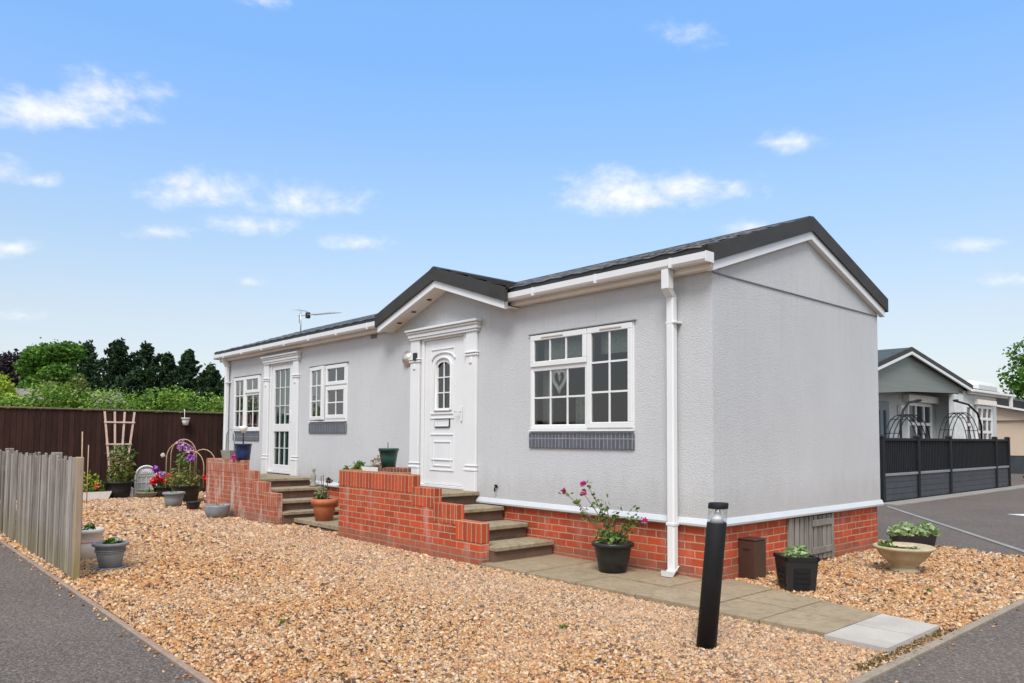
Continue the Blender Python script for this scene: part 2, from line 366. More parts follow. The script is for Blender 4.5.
    def leaves(s, pts, size, aspect=.55, up=.3, jit=.35):
        """one folded leaf per point"""
        pts = np.asarray(pts, float)
        for p in pts:
            a = RNG.normal(size=3); a[2] = a[2]*.6+up*RNG.uniform(-1, 1); a /= np.linalg.norm(a)+1e-9
            b = np.cross(a, RNG.normal(size=3)); b /= np.linalg.norm(b)+1e-9; c = np.cross(a, b)
            L = size*RNG.uniform(1-jit, 1+jit); w = L*aspect*.5
            base = p-a*L*.5; tip = p+a*L*.5; m1 = p+b*w+c*w*.35; m2 = p-b*w+c*w*.35
            i = len(s.v); s.v += [tuple(base), tuple(m1), tuple(tip), tuple(m2)]
            s.f.append((i, i+1, i+2, i+3)); s.sm.append(False)
        return s
    def build(s, name, mat, parent=None, origin=None):
        o0 = Vector(origin) if origin is not None else (ORG[parent.name] if parent is not None else Vector((0, 0, 0)))
        me = bpy.data.meshes.new(name); V = np.array(s.v, dtype=np.float64)-np.array(o0)
        me.from_pydata(V.tolist(), [], s.f); me.update()
        me.polygons.foreach_set('use_smooth', s.sm)
        uvl = me.uv_layers.new(name='UVMap'); nl = len(me.loops)
        nrm = np.empty(len(me.polygons)*3); me.polygons.foreach_get('normal', nrm); nrm = np.abs(nrm.reshape(-1, 3))
        tot = np.empty(len(me.polygons), dtype=np.int32); me.polygons.foreach_get('loop_total', tot)
        vi = np.empty(nl, dtype=np.int32); me.loops.foreach_get('vertex_index', vi)
        ax = np.repeat(np.argmax(nrm, axis=1), tot); W = np.array(s.v)[vi]
        u = np.where(ax == 0, W[:, 1], W[:, 0]); v = np.where(ax == 2, W[:, 1], W[:, 2])
        uvl.data.foreach_set('uv', np.stack([u, v], 1).ravel())
        me.materials.append(mat if not isinstance(mat, str) else MAT[mat])
        o = bpy.data.objects.new(name, me); COL.objects.link(o)
        if parent is not None: o.parent = parent
        else: o.location = o0
        ORG[o.name] = o0; return o

def tag(o, label, cat, group=None, kind=None):
    if label: o['label'] = label
    if cat: o['category'] = cat
    if group: o['group'] = group
    if kind: o['kind'] = kind
    return o
def thing(name, label, cat, loc, group=None):
    o = bpy.data.objects.new(name, None); COL.objects.link(o); o.location = loc; o.empty_display_size = .1
    ORG[o.name] = Vector(loc); return tag(o, label, cat, group)
def struct(o): o['kind'] = 'structure'; return o

# ================================================================== SETTING
struct(MB().poly([(-900, -900, -.06), (900, -900, -.06), (900, 900, -.06), (-900, 900, -.06)]).build('ground', M('grass_ground', (.07, .10, .03), .9, .35, .4, .5, 30)))
struct(MB().poly([(-60, -40, 0), (60, -40, 0), (60, 90, 0), (-14.4, 90, 0), (-14.4, -4.45, 0), (-60, -4.45, 0)]).build('road', 'asphalt'))
struct(MB().poly([(-14.3, -4.45, .004), (2.03, -4.45, .004), (2.03, 4.12, .004), (-.2, 4.5, .004), (-14.3, 4.5, .004)]).build('gravel_bed', 'gravelbed'))
struct(MB().box(-30, 2.075, -4.49, -4.452, -.05, .016, .006).build('road_edging', 'timber_edge'))
struct(MB().box(2.03, 2.085, -4.45, 4.3, -.05, .020, .008).build('kerb', 'kerb'))
# pale flush kerb of the side road
kb = MB(); A = Vector((-2.35, 9.82, 0)); B = Vector((1.25, 4.74, 0)); C = Vector((2.15, 3.2, 0))
for a, b in ((A, B), (B, C)):
    d = (b-a).normalized(); n = Vector((-d.y, d.x, 0))*.04
    kb.prism([a-n+Vector((0, 0, .012)), b-n+Vector((0, 0, .012)), b+n+Vector((0, 0, .012)), a+n+Vector((0, 0, .012))], (0, 0, -.05))
struct(kb.build('side_kerb', 'kerbpale'))
struct(MB().poly([(-.32, 10.0, .004), (2.3, 8.9, .004), (2.3, 9.35, .004), (-.05, 10.35, .004)]).build('road_marking', M('road_paint', (.66, .66, .64), .7, .15, 9)))

# path of slabs along the house
pm = MB()
xs = [-2.16, -1.47, -.80, -.12, .52, 1.02, 1.53]
def backy(x): return .027 if x < .0 else .25-.25*x
for i in range(len(xs)-1):
    x0, x1 = xs[i]+.008, xs[i+1]-.008
    mid0 = -.50+random.uniform(-.03, .03)
    for (fa, fb) in ((-1.0, mid0-.008), (mid0+.008, None)):
        if x1 < 0 or x0 >= -.13:
            b0 = fb if fb is not None else (backy(x0) if x0 > 0.01 else (.025 if x1 < 0 else .22)); b1 = fb if fb is not None else (backy(x1) if x1 > 0.01 else .025)
            dz = random.uniform(-.004, .004)
            if fb is None and x0 < 0 < x1: 
                P = [(x0, fa, 0), (x1, fa, 0), (x1, b1, 0), (.005, .235, 0), (.005, .02, 0), (x0, .02, 0)]
            else: P = [(x0, fa, 0), (x1, fa, 0), (x1, b1, 0), (x0, b0, 0)]
            t = random.uniform(-.003, .003)
            pm.prism([(x, y, .042+dz+t*(x-x0)) for x, y, z in P], (0, 0, -.05))
struct(pm.build('path', 'paver'))
struct(MB().poly([(-2.15, -.985, .012), (1.94, -1.04, .012), (1.94, -.16, .012), (1.0, 0, .012), (-2.15, .02, .012)]).build('path_bedding', 'soil'))
for k, (y0, y1, lab) in enumerate(((-1.07, -.62, 'pale new concrete slab at the road end of the path, the one nearer the bollard'), (-.61, -.14, 'pale new concrete slab at the road end of the path, the one farther from the bollard'))):
    s = MB().prism([(1.54, y0, .046), (1.95, y0-.01*(1-k), .046), (1.95, y1-.06*k, .046), (1.54, y1, .046)], (0, 0, -.05)).build('paving_slab', 'newslab', None, (1.75, (y0+y1)/2, 0))
    tag(s, lab, 'paving slab', 'pale slabs ending the path')
# slab landing between the two flights
lm = MB()
for x0, x1 in ((-6.80, -6.22), (-6.205, -5.6), (-5.585, -5.22)): lm.box(x0, x1, -.86, -.02, .05, .11, .006)
pl = struct(lm.build('patio', 'tread'))
struct(MB().box(-6.80, -5.22, -.83, -.02, -.05, .05).build('patio_edge', 'riser'))

# gravel stones
def in_gravel(x, y):
    m = np.ones(len(x), bool)
    m &= ~((x > -12.0) & (x < .0) & (y > -.02))
    m &= ~((x > -9.76) & (x < -6.77) & (y > -1.165)); m &= ~((x > -6.82) & (x < -5.2) & (y > -.87))
    m &= ~((x > -5.36) & (x < -2.1) & (y > -1.02)); m &= ~((x > -2.2) & (x < 1.53) & (y > -1.01) & (y < np.where(x < 0, .03, .25-.25*x)+.01))
    m &= ~((x >= 1.5) & (y > -1.08) & (y < -.15)); m &= ~(y > 4.45-.17*(x+.2)); m &= ~((x < -12) & (y > 1.5))
    return m
def stones():
    vx, tone = [], []
    X = []; 
    for (d0, d1, dens, sz) in ((0, 7.2, 8000, .0079), (7.2, 10.5, 4200, .0106), (10.5, 20, 1500, .0170)):
        n = int(16.3*8.95*dens); x = RNG.uniform(-14.2, 2.02, n); y = RNG.uniform(-4.44, 4.4, n)
        d = np.hypot(x-CAM.x, y-CAM.y); k = in_gravel(x, y) & (d >= d0) & (d < d1); x, y = x[k], y[k]
        s = sz*np.exp(RNG.normal(0, .33, len(x))); s = np.minimum(s, sz*2.0); X.append(np.stack([x, y, s], 1))
    # a few strays on the tarmac and the path
    n = 90; x = RNG.uniform(-9, 2.0, n); y = -4.5-np.abs(RNG.normal(0, .04, n)); X.append(np.stack([x, y, np.full(n, .008)], 1))
    n = 25; x = 2.1+np.abs(RNG.normal(0, .05, n)); y = RNG.uniform(-4.4, 3, n); X.append(np.stack([x, y, np.full(n, .008)], 1))
    X = np.concatenate(X); n = len(X)
    cube = np.array([(x, y, z) for z in (-1, 1) for y in (-1, 1) for x in (-1, 1)], float)
    V = np.repeat(cube[None], n, 0)+RNG.uniform(-.42, .42, (n, 8, 3))
    V *= np.stack([RNG.uniform(.8, 1.25, n), RNG.uniform(.6, .95, n), RNG.uniform(.38, .7, n)], 1)[:, None, :]*X[:, None, 2:3]
    def rot(V, a, i, j):
        c, s = np.cos(a)[:, None], np.sin(a)[:, None]; A, B = V[..., i].copy(), V[..., j].copy(); V[..., i] = A*c-B*s; V[..., j] = A*s+B*c
    rot(V, RNG.normal(0, .45, n), 1, 2); rot(V, RNG.normal(0, .45, n), 0, 2); rot(V, RNG.uniform(0, 2*PI, n), 0, 1)
    V[..., 0] += X[:, None, 0]; V[..., 1] += X[:, None, 1]
    hump = .008*np.sin(X[:, 0]*2.1+1)*np.sin(X[:, 1]*2.7)+.005
    z = np.where((X[:, 1] < -4.46) | (X[:, 0] > 2.04), .006, np.maximum(hump, .004)+RNG.uniform(0, .009, n)); V[..., 2] += z[:, None]
    faces = np.array([(0, 2, 3, 1), (4, 5, 7, 6), (0, 1, 5, 4), (2, 6, 7, 3), (0, 4, 6, 2), (1, 3, 7, 5)])
    Fi = (faces[None]+8*np.arange(n)[:, None, None]).reshape(-1)
    me = bpy.data.meshes.new('gravel'); me.vertices.add(n*8); me.vertices.foreach_set('co', V.reshape(-1))
    me.loops.add(len(Fi)); me.loops.foreach_set('vertex_index', Fi.astype(np.int32)); nf = n*6
    me.polygons.add(nf); me.polygons.foreach_set('loop_start', np.arange(nf, dtype=np.int32)*4); me.update(calc_edges=True)
    at = me.attributes.new('tone', 'FLOAT', 'POINT'); at.data.foreach_set('value', np.repeat(RNG.uniform(0, 1, n), 8).astype(np.float32))
    me.materials.append(MAT['gravel']); o = bpy.data.objects.new('gravel', me); COL.objects.link(o); return o
tag(stones(), 'loose honey and pink stone chippings spread over the plot', 'gravel', kind='stuff')
# moss and leaf litter at the road edge by the slabs
mm = MB(); q = [(1.90+random.gauss(.08, .03), random.uniform(-1.6, -.2), .022) for _ in range(380)]
mm.leaves(q, .022, .6); tag(mm.build('moss', leaf('moss_leaf', [(.13, .06, .02), (.12, .11, .03), (.26, .13, .05)], ns=4)), 'brown and green moss lining the kerb by the pale slabs', 'moss', kind='stuff')

# ================================================================== PARK HOME
W, L = 3.68, 12.0; ZT = .541; ZW = 2.955; RS = .335; RZ = 3.795; RY = 1.84
home = thing('park_home', 'grey rendered park home on a red brick plinth, small gable over its front door', 'house', (-6, 1.84, 0))
WIN = [(-2.473, -.925, 1.447, 2.555), (-8.05, -6.77, 1.62, 2.548), (-11.42, -10.15, 1.475, 2.555)]
DOORS = [(-4.70, -3.69, .68, 2.735), (-9.69, -8.69, .68, 2.735)]
def wall_openings(x0, x1, z0, z1, ops, y0=0., y1=.12):
    m = MB(); xs = sorted({x0, x1, *[o[0] for o in ops], *[o[1] for o in ops]}); zs = sorted({z0, z1, *[o[2] for o in ops], *[o[3] for o in ops]})
    for a, b in zip(xs, xs[1:]):
        for c, d in zip(zs, zs[1:]):
            if any(o[0] <= a and b <= o[1] and o[2] <= c and d <= o[3] for o in ops): continue
            m.poly([(a, y0, c), (b, y0, c), (b, y0, d), (a, y0, d)]); m.poly([(a, y1, c), (a, y1, d), (b, y1, d), (b, y1, c)])
    for (a, b, c, d) in ops:
        m.poly([(a, y0, c), (a, y0, d), (a, y1, d), (a, y1, c)]); m.poly([(b, y0, c), (b, y1, c), (b, y1, d), (b, y0, d)])
        m.poly([(a, y0, c), (a, y1, c), (b, y1, c), (b, y0, c)]); m.poly([(a, y0, d), (b, y0, d), (b, y1, d), (a, y1, d)])
    for x, fl in ((x0, 1), (x1, 0)): m.poly([(x, y0, z0), (x, y1, z0), (x, y1, z1), (x, y0, z1)][::(-1 if fl else 1)])
    m.poly([(x0, y0, z0), (x0, y1, z0), (x1, y1, z0), (x1, y0, z0)]); m.poly([(x0, y0, z1), (x1, y0, z1), (x1, y1, z1), (x0, y1, z1)])
    return m
wm = wall_openings(-L, 0, ZT, ZW, WIN+DOORS)
wm.prism([(-5.55, 0, ZW+.001), (-2.57, 0, ZW+.001), (-4.06, 0, 3.44)], (0, .08, 0))
def gable(x0, x1):
    return [(x0, .121, ZT), (x0, W, ZT), (x0, W, 2.97), (x0, 1.84, 3.585), (x0, .121, 3.0)], (x1-x0, 0, 0)
wm.prism(*gable(-.12, 0)); wm.prism(*gable(-L, -L+.12)); wm.box(-L+.121, -.121, W-.12, W, ZT, ZW)
wm.build('wall', 'wall', home)
MB().prism([(.0, .0, 2.905), (.012, .0, 2.905), (.012, .0, 2.914), (.0, .0, 2.920)], (0, W, 0)).build('drip_bead', M('bead_grey', (.17, .17, .18), .5), home)
for x in (-1.22, -3.2, -6.4): MB().box(x-.003, x+.003, -.002, -.0003, .62 if x != -1.22 else 2.56, 2.93).build('panel_joint', 'wall', home)
for y in (1.26, 2.48): MB().box(.0003, .002, y-.003, y+.003, .62, 2.9).build('panel_joint', 'wall', home)
im = MB(); im.box(-L+.125, -.125, .125, W-.125, .56, .60); im.build('floor', 'carpet', home)
im = MB(); im.box(-L+.125, -.125, .125, W-.125, 2.90, 2.93)
for x in (-2.9, -5.6, -8.3): im.box(x, x+.07, 1.3, W-.13, .602, 2.898)
im.box(-L+.13, -.13, W-.15, W-.13, .602, 2.898); im.build('inner_wall', 'interior', home)
# plinth
sk = MB(); sk.box(-L+.03, -.03, .028, .13, -.05, ZT+.02); sk.box(-.13, -.0305, .131, W-.03, -.05, ZT+.02); sk.box(-L+.03, -L+.13, .131, W-.03, -.05, ZT+.02); sk.box(-L+.131, -.131, W-.13, W-.03, -.05, ZT+.02)
sk.build('brick_plinth', 'brick', home)
tr = MB(); pr = [(0, .535), (-.030, .535), (-.034, .555), (-.010, .60), (0, .605)]
tr.prism([(-L-.02, y-.001, z) for y, z in pr], (L+.052, 0, 0)); tr.prism([(.001-y, -.03, z+.0015) for y, z in pr], (0, W+.05, 0)); tr.build('base_trim', 'trim', home)
# main roof: stepped tile courses
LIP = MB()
def slope_courses(m, xa, xb, ystart, side=1):
    """side=1 front slope (rises with y), -1 rear"""
    n = 7; e = -.20
    for i in range(n):
        a = e+(RY-e)*i/n; b = e+(RY-e)*(i+1)/n
        if b <= ystart: continue
        a2 = max(a, ystart)
        def zz(y): return RZ-.02-RS*(RY-y)
        f = lambda y: y if side == 1 else 2*RY-y
        za, zb = zz(a2)+.028*(1-(a2-a)/(b-a)), zz(b)+.0
        nx = max(2, int((xb-xa)/.15))
        P = []
        for k in range(nx+1):
            x = xa+(xb-xa)*k/nx; w = .012*(k % 2)+random.uniform(-.002, .002)
            P.append((x, w))
        for (xA, wA), (xB, wB) in zip(P, P[1:]):
            q = [(xA, f(a2), za+wA), (xB, f(a2), za+wB), (xB, f(b), zb+wB), (xA, f(b), zb+wA)]
            m.poly(q if side == 1 else q[::-1])
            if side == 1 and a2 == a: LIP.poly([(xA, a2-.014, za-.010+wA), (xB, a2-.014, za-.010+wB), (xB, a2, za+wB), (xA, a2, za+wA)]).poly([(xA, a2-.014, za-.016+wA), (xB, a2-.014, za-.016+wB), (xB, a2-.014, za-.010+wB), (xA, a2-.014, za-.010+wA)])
            q = [(xA, f(a2), za-.05), (xB, f(a2), za-.05), (xB, f(a2), za+wB), (xA, f(a2), za+wA)]
            m.poly(q if side == 1 else q[::-1])
    # underside
    y0 = ystart; f = lambda y: y if side == 1 else 2*RY-y; z0 = RZ-.06-RS*(RY-max(y0, e))
    m.poly([(xa, f(max(y0, e)), z0), (xa, f(RY), RZ-.06), (xb, f(RY), RZ-.06), (xb, f(max(y0, e)), z0)])
rf = MB(); slope_courses(rf, -12.08, -5.42, -.2); slope_courses(rf, -5.42, -2.68, .12); slope_courses(rf, -2.68, .03, -.2); slope_courses(rf, -12.08, .03, -.2, -1)
rf.prism([(.0297, -.212, 3.05), (.0297, .1, 3.15), (.0297, .1, 3.215), (.0297, -.2, 3.125)], (.002, 0, 0))
roof = rf.build('roof', 'tile', home); LIP.build('tile_nose', M('skylit_tile_edge', (.105, .098, .088), .5, .8, 11), roof)  # noses coloured paler to paint in the sky light they would catch
rc = MB(); rc.prism([(-12.09, RY-.13, RZ-.045), (-12.09, RY-.02, RZ+.012), (-12.09, RY+.02, RZ+.012), (-12.09, RY+.13, RZ-.045), (-12.09, RY, RZ-.03)], (12.15, 0, 0)); rc.build('ridge_cap', 'verge', roof)
# verge and barge boards of the end gable
def verge(x0, x1, top, th):
    m = MB()
    for sgn in (-1, 1):
        e = RY+sgn*((1.98 if sgn > 0 else 1.965) if th > .12 else 1.92)
        z0 = RZ-RS*abs(e-RY)
        m.prism([(x0, RY, RZ+top), (x0, e, z0+top), (x0, e, z0+top-th), (x0, RY, RZ+top-th)], (x1-x0, 0, 0))
    return m
verge(.032, .085, .006, .165).build('verge', 'verge', home)
verge(.002, .062, -.155, .09).build('barge_board', 'white', home)
verge(-12.10, -12.05, .006, .165).build('verge', 'verge', home); verge(-12.06, -12.002, -.155, .09).build('barge_board', 'white', home)
# fascia, soffit box, gutters
for xa, xb in ((-12.05, -5.42), (-2.73, .055)):
    MB().box(xa, xb, -.10, -.001, 2.925, 3.07, .004).build('fascia', 'soffit', home)
    gm = MB(); pr = [(-.225, 3.058), (-.222, 2.995), (-.205, 2.972), (-.13, 2.972), (-.106, 2.99), (-.104, 3.058), (-.112, 3.058), (-.114, 2.995), (-.13, 2.98), (-.203, 2.98), (-.214, 2.998), (-.217, 3.058)]
    xg = xb+(.05 if xb > 0 else 0); gm.prism([(xa-.02, y, z) for y, z in pr], (xg-xa, 0, 0)); 
    for xe in (xa-.02, xg-.03): gm.box(xe, xe+.012, -.229, -.102, 2.966, 3.062)
    x = xa+.5
    while x < xb-.2:
        gm.box(x, x+.03, -.229, -.105, 2.967, 3.061); x += .95
    gm.build('gutter', 'white', home)
MB().box(-12.05, -5.42, 3.885-.105, 3.885-.001-.1, 2.925, 3.07).build('fascia', 'soffit', home)
# downpipes
def downpipe(x, hopper):
    m = MB()
    if hopper:
        m.box(x-.018, x+.066, -.21, -.12, 2.78, 2.972, .006)
        m.add([(x-.014, -.205, 2.782), (x+.062, -.205, 2.782), (x+.062, -.125, 2.782), (x-.014, -.125, 2.782), (x-.042, -.104, 2.715), (x+.042, -.104, 2.715), (x+.042, -.029, 2.715), (x-.042, -.029, 2.715)], [(0, 1, 2, 3), (7, 6, 5, 4), (0, 4, 5, 1), (1, 5, 6, 2), (2, 6, 7, 3), (3, 7, 4, 0)])
    else:
        m.prism([(x-.04, -.20, 2.98), (x-.04, -.12, 2.98), (x-.04, -.02, 2.80), (x-.04, -.10, 2.80)], (.08, 0, 0))
    m.box(x-.042, x+.042, -.105, -.028, .085 if hopper else .4, 2.80 if not hopper else 2.74, .012)
    m.box(x-.047, x+.047, -.110, -.022, .52, .55, .004); m.box(x-.044, x+.075, -.107, 0, 2.46, 2.48, .003)
    if hopper: m.prism([(x-.047, -.110, .09), (x-.047, -.02, .14), (x-.047, -.13, -.0+.045), (x-.047, -.18, .05), (x-.047, -.19, .105)], (.094, 0, 0))
    return m
downpipe(-.415, True).build('downpipe', 'white', home); downpipe(-11.70, False).build('downpipe', 'white', home)

# porch gable over the front door
PX, PZ, PS = -4.06, 3.59, .33
pg = MB()
for sgn in (-1, 1):
    ex = PX+sgn*1.44; ez = PZ-PS*1.44
    n = 4
    for i in range(n):   # stepped courses
        a, b = i/n, (i+1)/n
        xa_, xb_ = ex+(PX-ex)*a, ex+(PX-ex)*b; za_, zb_ = ez+(PZ-ez)*a+.022, ez+(PZ-ez)*b
        ya_, yb_ = -.16+(1.25+.16)*a, -.16+(1.25+.16)*b
        q = [(xa_, -.27, za_), (xa_, ya_, za_), (xb_, yb_, zb_), (xb_, -.27, zb_)]
        pg.poly(q if sgn < 0 else q[::-1]); pg.poly([(xa_, -.27, za_-.04), (xa_, ya_, za_-.04), (xa_, ya_, za_), (xa_, -.27, za_)][::sgn])
    pg.poly([(ex, -.27, ez-.04), (PX, -.27, PZ-.04), (PX, 1.25, PZ-.04), (ex, -.16, ez-.04)])
pr_ = pg.build('porch_roof', 'tile', home)
MB().prism([(PX-.12, -.285, PZ-.035), (PX-.02, -.285, PZ+.014), (PX+.02, -.285, PZ+.014), (PX+.12, -.285, PZ-.035), (PX, -.285, PZ-.02)], (0, 1.5, 0)).build('porch_ridge', 'verge', pr_)
def pverge(y0, y1, top, th, half):
    m = MB()
    for sgn in (-1, 1):
        ex = PX+sgn*half; ez = PZ-PS*half
        m.prism([(PX, y0, PZ+top), (ex, y0, ez+top), (ex, y0, ez+top-th), (PX, y0, PZ+top-th)], (0, y1-y0, 0))
    return m
pverge(-.29, -.245, .004, .172, 1.44).build('porch_verge', 'verge', home)
pverge(-.262, -.205, -.168, .09, 1.40).build('porch_barge', 'white', home)
sf = pverge(-.2045, -.001, -.225, .02, 1.38).build('porch_soffit', 'soffit', home)
for d in (.35, .72, 1.08):
    for sgn in (-1, 1):
        x = PX+sgn*d; z = PZ-PS*d-.246
        MB().lathe((x, -.10, z-.006), [(.0, 0), (.035, 0), (.038, .008)], 16).build('downlight', 'dark', sf)

# windows -------------------------------------------------------------
def bars(m, x0, x1, z0, z1, nx, nz, y, t=.02):
    for i in range(1, nx): x = x0+(x1-x0)*i/nx; m.box(x-t/2, x+t/2, y-.008, y+.006, z0, z1)
    for j in range(1, nz): z = z0+(z1-z0)*j/nz; m.box(x0, x1, y-.0085, y+.0055, z-t/2, z+t/2)
def ring(m, x0, x1, z0, z1, w, y0, y1, bev=.006):
    m.box(x0, x1, y0, y1, z0, z0+w, bev); m.box(x0, x1, y0, y1, z1-w, z1, bev); m.box(x0, x0+w, y0+.0005, y1, z0+w-.003, z1-w+.003, bev); m.box(x1-w, x1, y0+.0005, y1, z0+w-.003, z1-w+.003, bev)
def light(wn, x0, x1, z0, z1, nx, nz, sash, mg='glass', opened=0):
    """one glazed light: sash frame proud of the outer frame or a fixed bead"""
    w = .062 if sash else .026; ya = -.026 if sash else -.004
    m = MB(); ring(m, x0, x1, z0, z1, w, ya, .03); bars(m, x0+w, x1-w, z0+w, z1-w, nx, nz, ya+.022 if sash else .012)
    f = m.build('sash' if sash else 'glazing_bead', 'white', wn)
    gl = MB(); yg = ya+.026 if sash else .016
    gl.poly([(x0+w, yg, z0+w), (x1-w, yg, z0+w), (x1-w, yg, z1-w), (x0+w, yg, z1-w)]); p = gl.build('pane', mg, wn)
    if opened:
        for o in (f, p):      # swing about the left-hand stile
            h = Vector((x0, -.02, 0)); T = Matrix.Translation(h-ORG[o.name]) @ Matrix.Rotation(-opened, 4, 'Z') @ Matrix.Translation(-(h-ORG[o.name])); o.data.transform(T)
def window(i, tall_left, label):
    x0, x1, z0, z1 = WIN[i]
    wf = MB(); ring(wf, x0, x1, z0, z1, .045, -.008, .07)
    w = wf.build('window', 'white', home); w['label'] = label
    xm = x0+(x1-x0)*(.44 if tall_left else .585); zm = z1-(.385 if i == 0 else .35)
    g_ = .004
    mb = MB(); mb.box(xm-.03, xm+.03, -.006, .068, z0+.045, z1-.045)
    a0, a1 = (xm+.0, x1) if tall_left else (x0, xm)
    mb.box(a0+.03, a1-.03, -.005, .067, zm-.03, zm+.03); mb.build('mullion', 'white', w)
    if tall_left:
        light(w, x0+.012, xm-.004, z0+.012, z1-.012, 2, 3, True, opened=R(5) if i == 1 else 0)
        light(w, xm+.006, x1-.012, zm+.004, z1-.012, 2, 1, True); light(w, xm+.02, x1-.03, z0+.03, zm-.02, 2, 2, i == 1)
    else:
        light(w, xm+.002, x1-.012, z0+.012, z1-.012, 2, 3, True)
        light(w, x0+.012, xm-.004, zm+.004, z1-.012, 3, 1, True); light(w, x0+.03, xm-.018, z0+.03, zm-.02, 3, 2, False)
    # trickle vents, drip cap, sill
    if i == 0:
        for a_, b_ in ((x0+.2, x0+.55), (x1-.45, x1-.15)): MB().box(a_, b_, -.034, -.0265, z1-.052, z1-.036, .002).build('trickle_vent', M('vent_trim', (.45, .38, .33), .5), w)
    MB().box(x0-.02, x1+.03, -.03, .0, z1+.001, z1+.012).build('drip_cap', M('cap_lead', (.24, .23, .23), .6), w)
    MB().prism([(x0-.0, -.045, z0-.022), (x0, 0, z0-.022), (x0, 0, z0-.001), (x0, -.045, z0-.01)], (x1-x0, 0, 0)).build('sill', 'white', w)
    pz = z0-.028
    MB().box(x0-.005, x1+.005, -.022, -.0005, pz-.018-.165, pz-.018, .003).build('slate_panel', 'slate_brick', w)
    return w
w1 = window(0, False, 'widest window, right of the front door')
w2 = window(1, True, 'window between the two doors with its left casement open'); w3 = window(2, True, 'window at the far left end of the front wall')
def curtain(x0, x1, z0, z1, mat, par, y=.2, amp=.02, per=.09):
    m = MB(); n = int((x1-x0)/.015)
    for k in range(n):
        a, b = x0+(x1-x0)*k/n, x0+(x1-x0)*(k+1)/n; ya, yb = y+amp*math.sin(a/per*6.28), y+amp*math.sin(b/per*6.28)
        m.poly([(a, ya, z0), (b, yb, z0), (b, yb, z1), (a, ya, z1)], True)
    return m.build('curtain', mat, par)
curtain(-2.42, -1.62, 2.24, 2.56, 'curtain_g', w1, .17, .004, .2); curtain(-1.53, -.97, 2.27, 2.56, 'curtain_g', w1, .17, .004, .2)
curtain(-2.45, -2.32, 1.46, 2.24, 'curtain_g', w1); curtain(-2.05, -1.78, 1.46, 1.85, 'curtain_g', w1, .3)
curtain(-8.0, -7.75, 1.63, 2.54, 'curtain', w2); curtain(-7.3, -6.80, 2.02, 2.25, 'curtain', w2)
curtain(-11.38, -11.1, 1.5, 2.54, 'curtain', w3); curtain(-10.75, -10.55, 1.5, 2.2, 'curtain', w3); curtain(-10.4, -10.2, 1.5, 2.54, 'curtain', w3)
# heart hung in the window
hm = MB(); pts = []
for k in range(25):
    t = 2*PI*k/24; pts.append((-2.03+.0075*16*math.sin(t)**3, .048, 2.02+.0095*(13*math.cos(t)-5*math.cos(2*t)-2*math.cos(3*t)-math.cos(4*t))))
ht = thing('heart_ornament', 'white wicker heart hanging behind the glass of the widest window', 'ornament', (-2.03, .045, 2.02))
hm.tube([(x, .033, z) for x, y, z in pts], .014, 7, False); hm.tube([(-2.03+(x+2.03)*.78, .033, 2.015+(z-2.015)*.78) for x, y, z in pts], .014, 7, False); hm.build('heart_ring', M('heart_wicker', (.86, .85, .82), .7, .06, 30), ht)
MB().lathe((-2.03, .038, 2.03), [(0, -.05), (.018, -.02), (.02, .02), (0, .06)], 10).build('bead', 'wpot', ht)
MB().tube([(-2.03, .06, 2.09), (-2.03, .06, 2.56)], .002, 5).build('cord', 'wpot', ht)

# doors ---------------------------------------------------------------
def surround(xl, xr, hl, hr, mat='white'):
    zt = 2.742
    o = MB().box(hl+.05, hr-.05, -.060, -.0004, zt-.03, zt-.0005, .003).build('door_surround', mat, home)
    for (a, b) in ((xl[0], xl[1]), (xr[0], xr[1])):
        s_ = MB(); s_.box(a+.01, b-.01, -.040, -.0005, .66, zt-.001, .006); s_.box(a, b, -.052, -.0008, .62, .92, .006); s_.box(a-.004, b+.004, -.060, -.001, .92, .955, .008); s_.box(a-.002, b+.002, -.055, -.001, .985, 1.0, .005)
        s_.box(a-.004, b+.004, -.056, -.001, 2.40, 2.425, .006); s_.box(a-.008, b+.008, -.064, -.001, 2.435, 2.455, .006); s_.box((a+b)/2-.03, (a+b)/2+.03, -.056, -.001, 2.30, 2.38, .008)
        s_.build('pilaster', mat, o)
    h = MB(); h.box(hl+.03, hr-.03, -.075, -.0006, zt, zt+.05, .006); h.box(hl+.012, hr-.012, -.095, -.0006, zt+.05, zt+.085, .012); h.box(hl, hr, -.115, -.0006, zt+.085, zt+.118, .006); h.build('lintel', mat, o)
    return o
surround((-4.945, -4.71), (-3.675, -3.44), -4.99, -3.37); surround((-9.93, -9.70), (-8.68, -8.46), -9.93, -8.39)
def doorframe(D, parent_label):
    x0, x1, z0, z1 = D; m = MB(); m.box(x0, x0+.06, -.012, .07, z0, z1, .005); m.box(x1-.06, x1, -.012, .07, z0, z1, .005); m.box(x0+.06, x1-.06, -.011, .07, z1-.05, z1, .005); m.box(x0, x1, -.035, .07, z0-.005, z0+.03, .004)
    d = m.build('door', 'white', home); d['label'] = parent_label; return d
d1 = doorframe(DOORS[0], 'solid white front door with a small arched pane')
lx0, lx1, lz0, lz1 = -4.635, -3.755, .715, 2.68
lf_ = MB()
gx0, gx1, gz0, gz1 = -4.345, -4.065, 1.745, 2.37
for (a, b, c, d) in ((lx0, gx0, lz0, lz1), (gx1, lx1, lz0, lz1), (gx0, gx1, lz0, gz0), (gx0, gx1, gz1, lz1)): lf_.box(a, b, .012, .05, c, d)
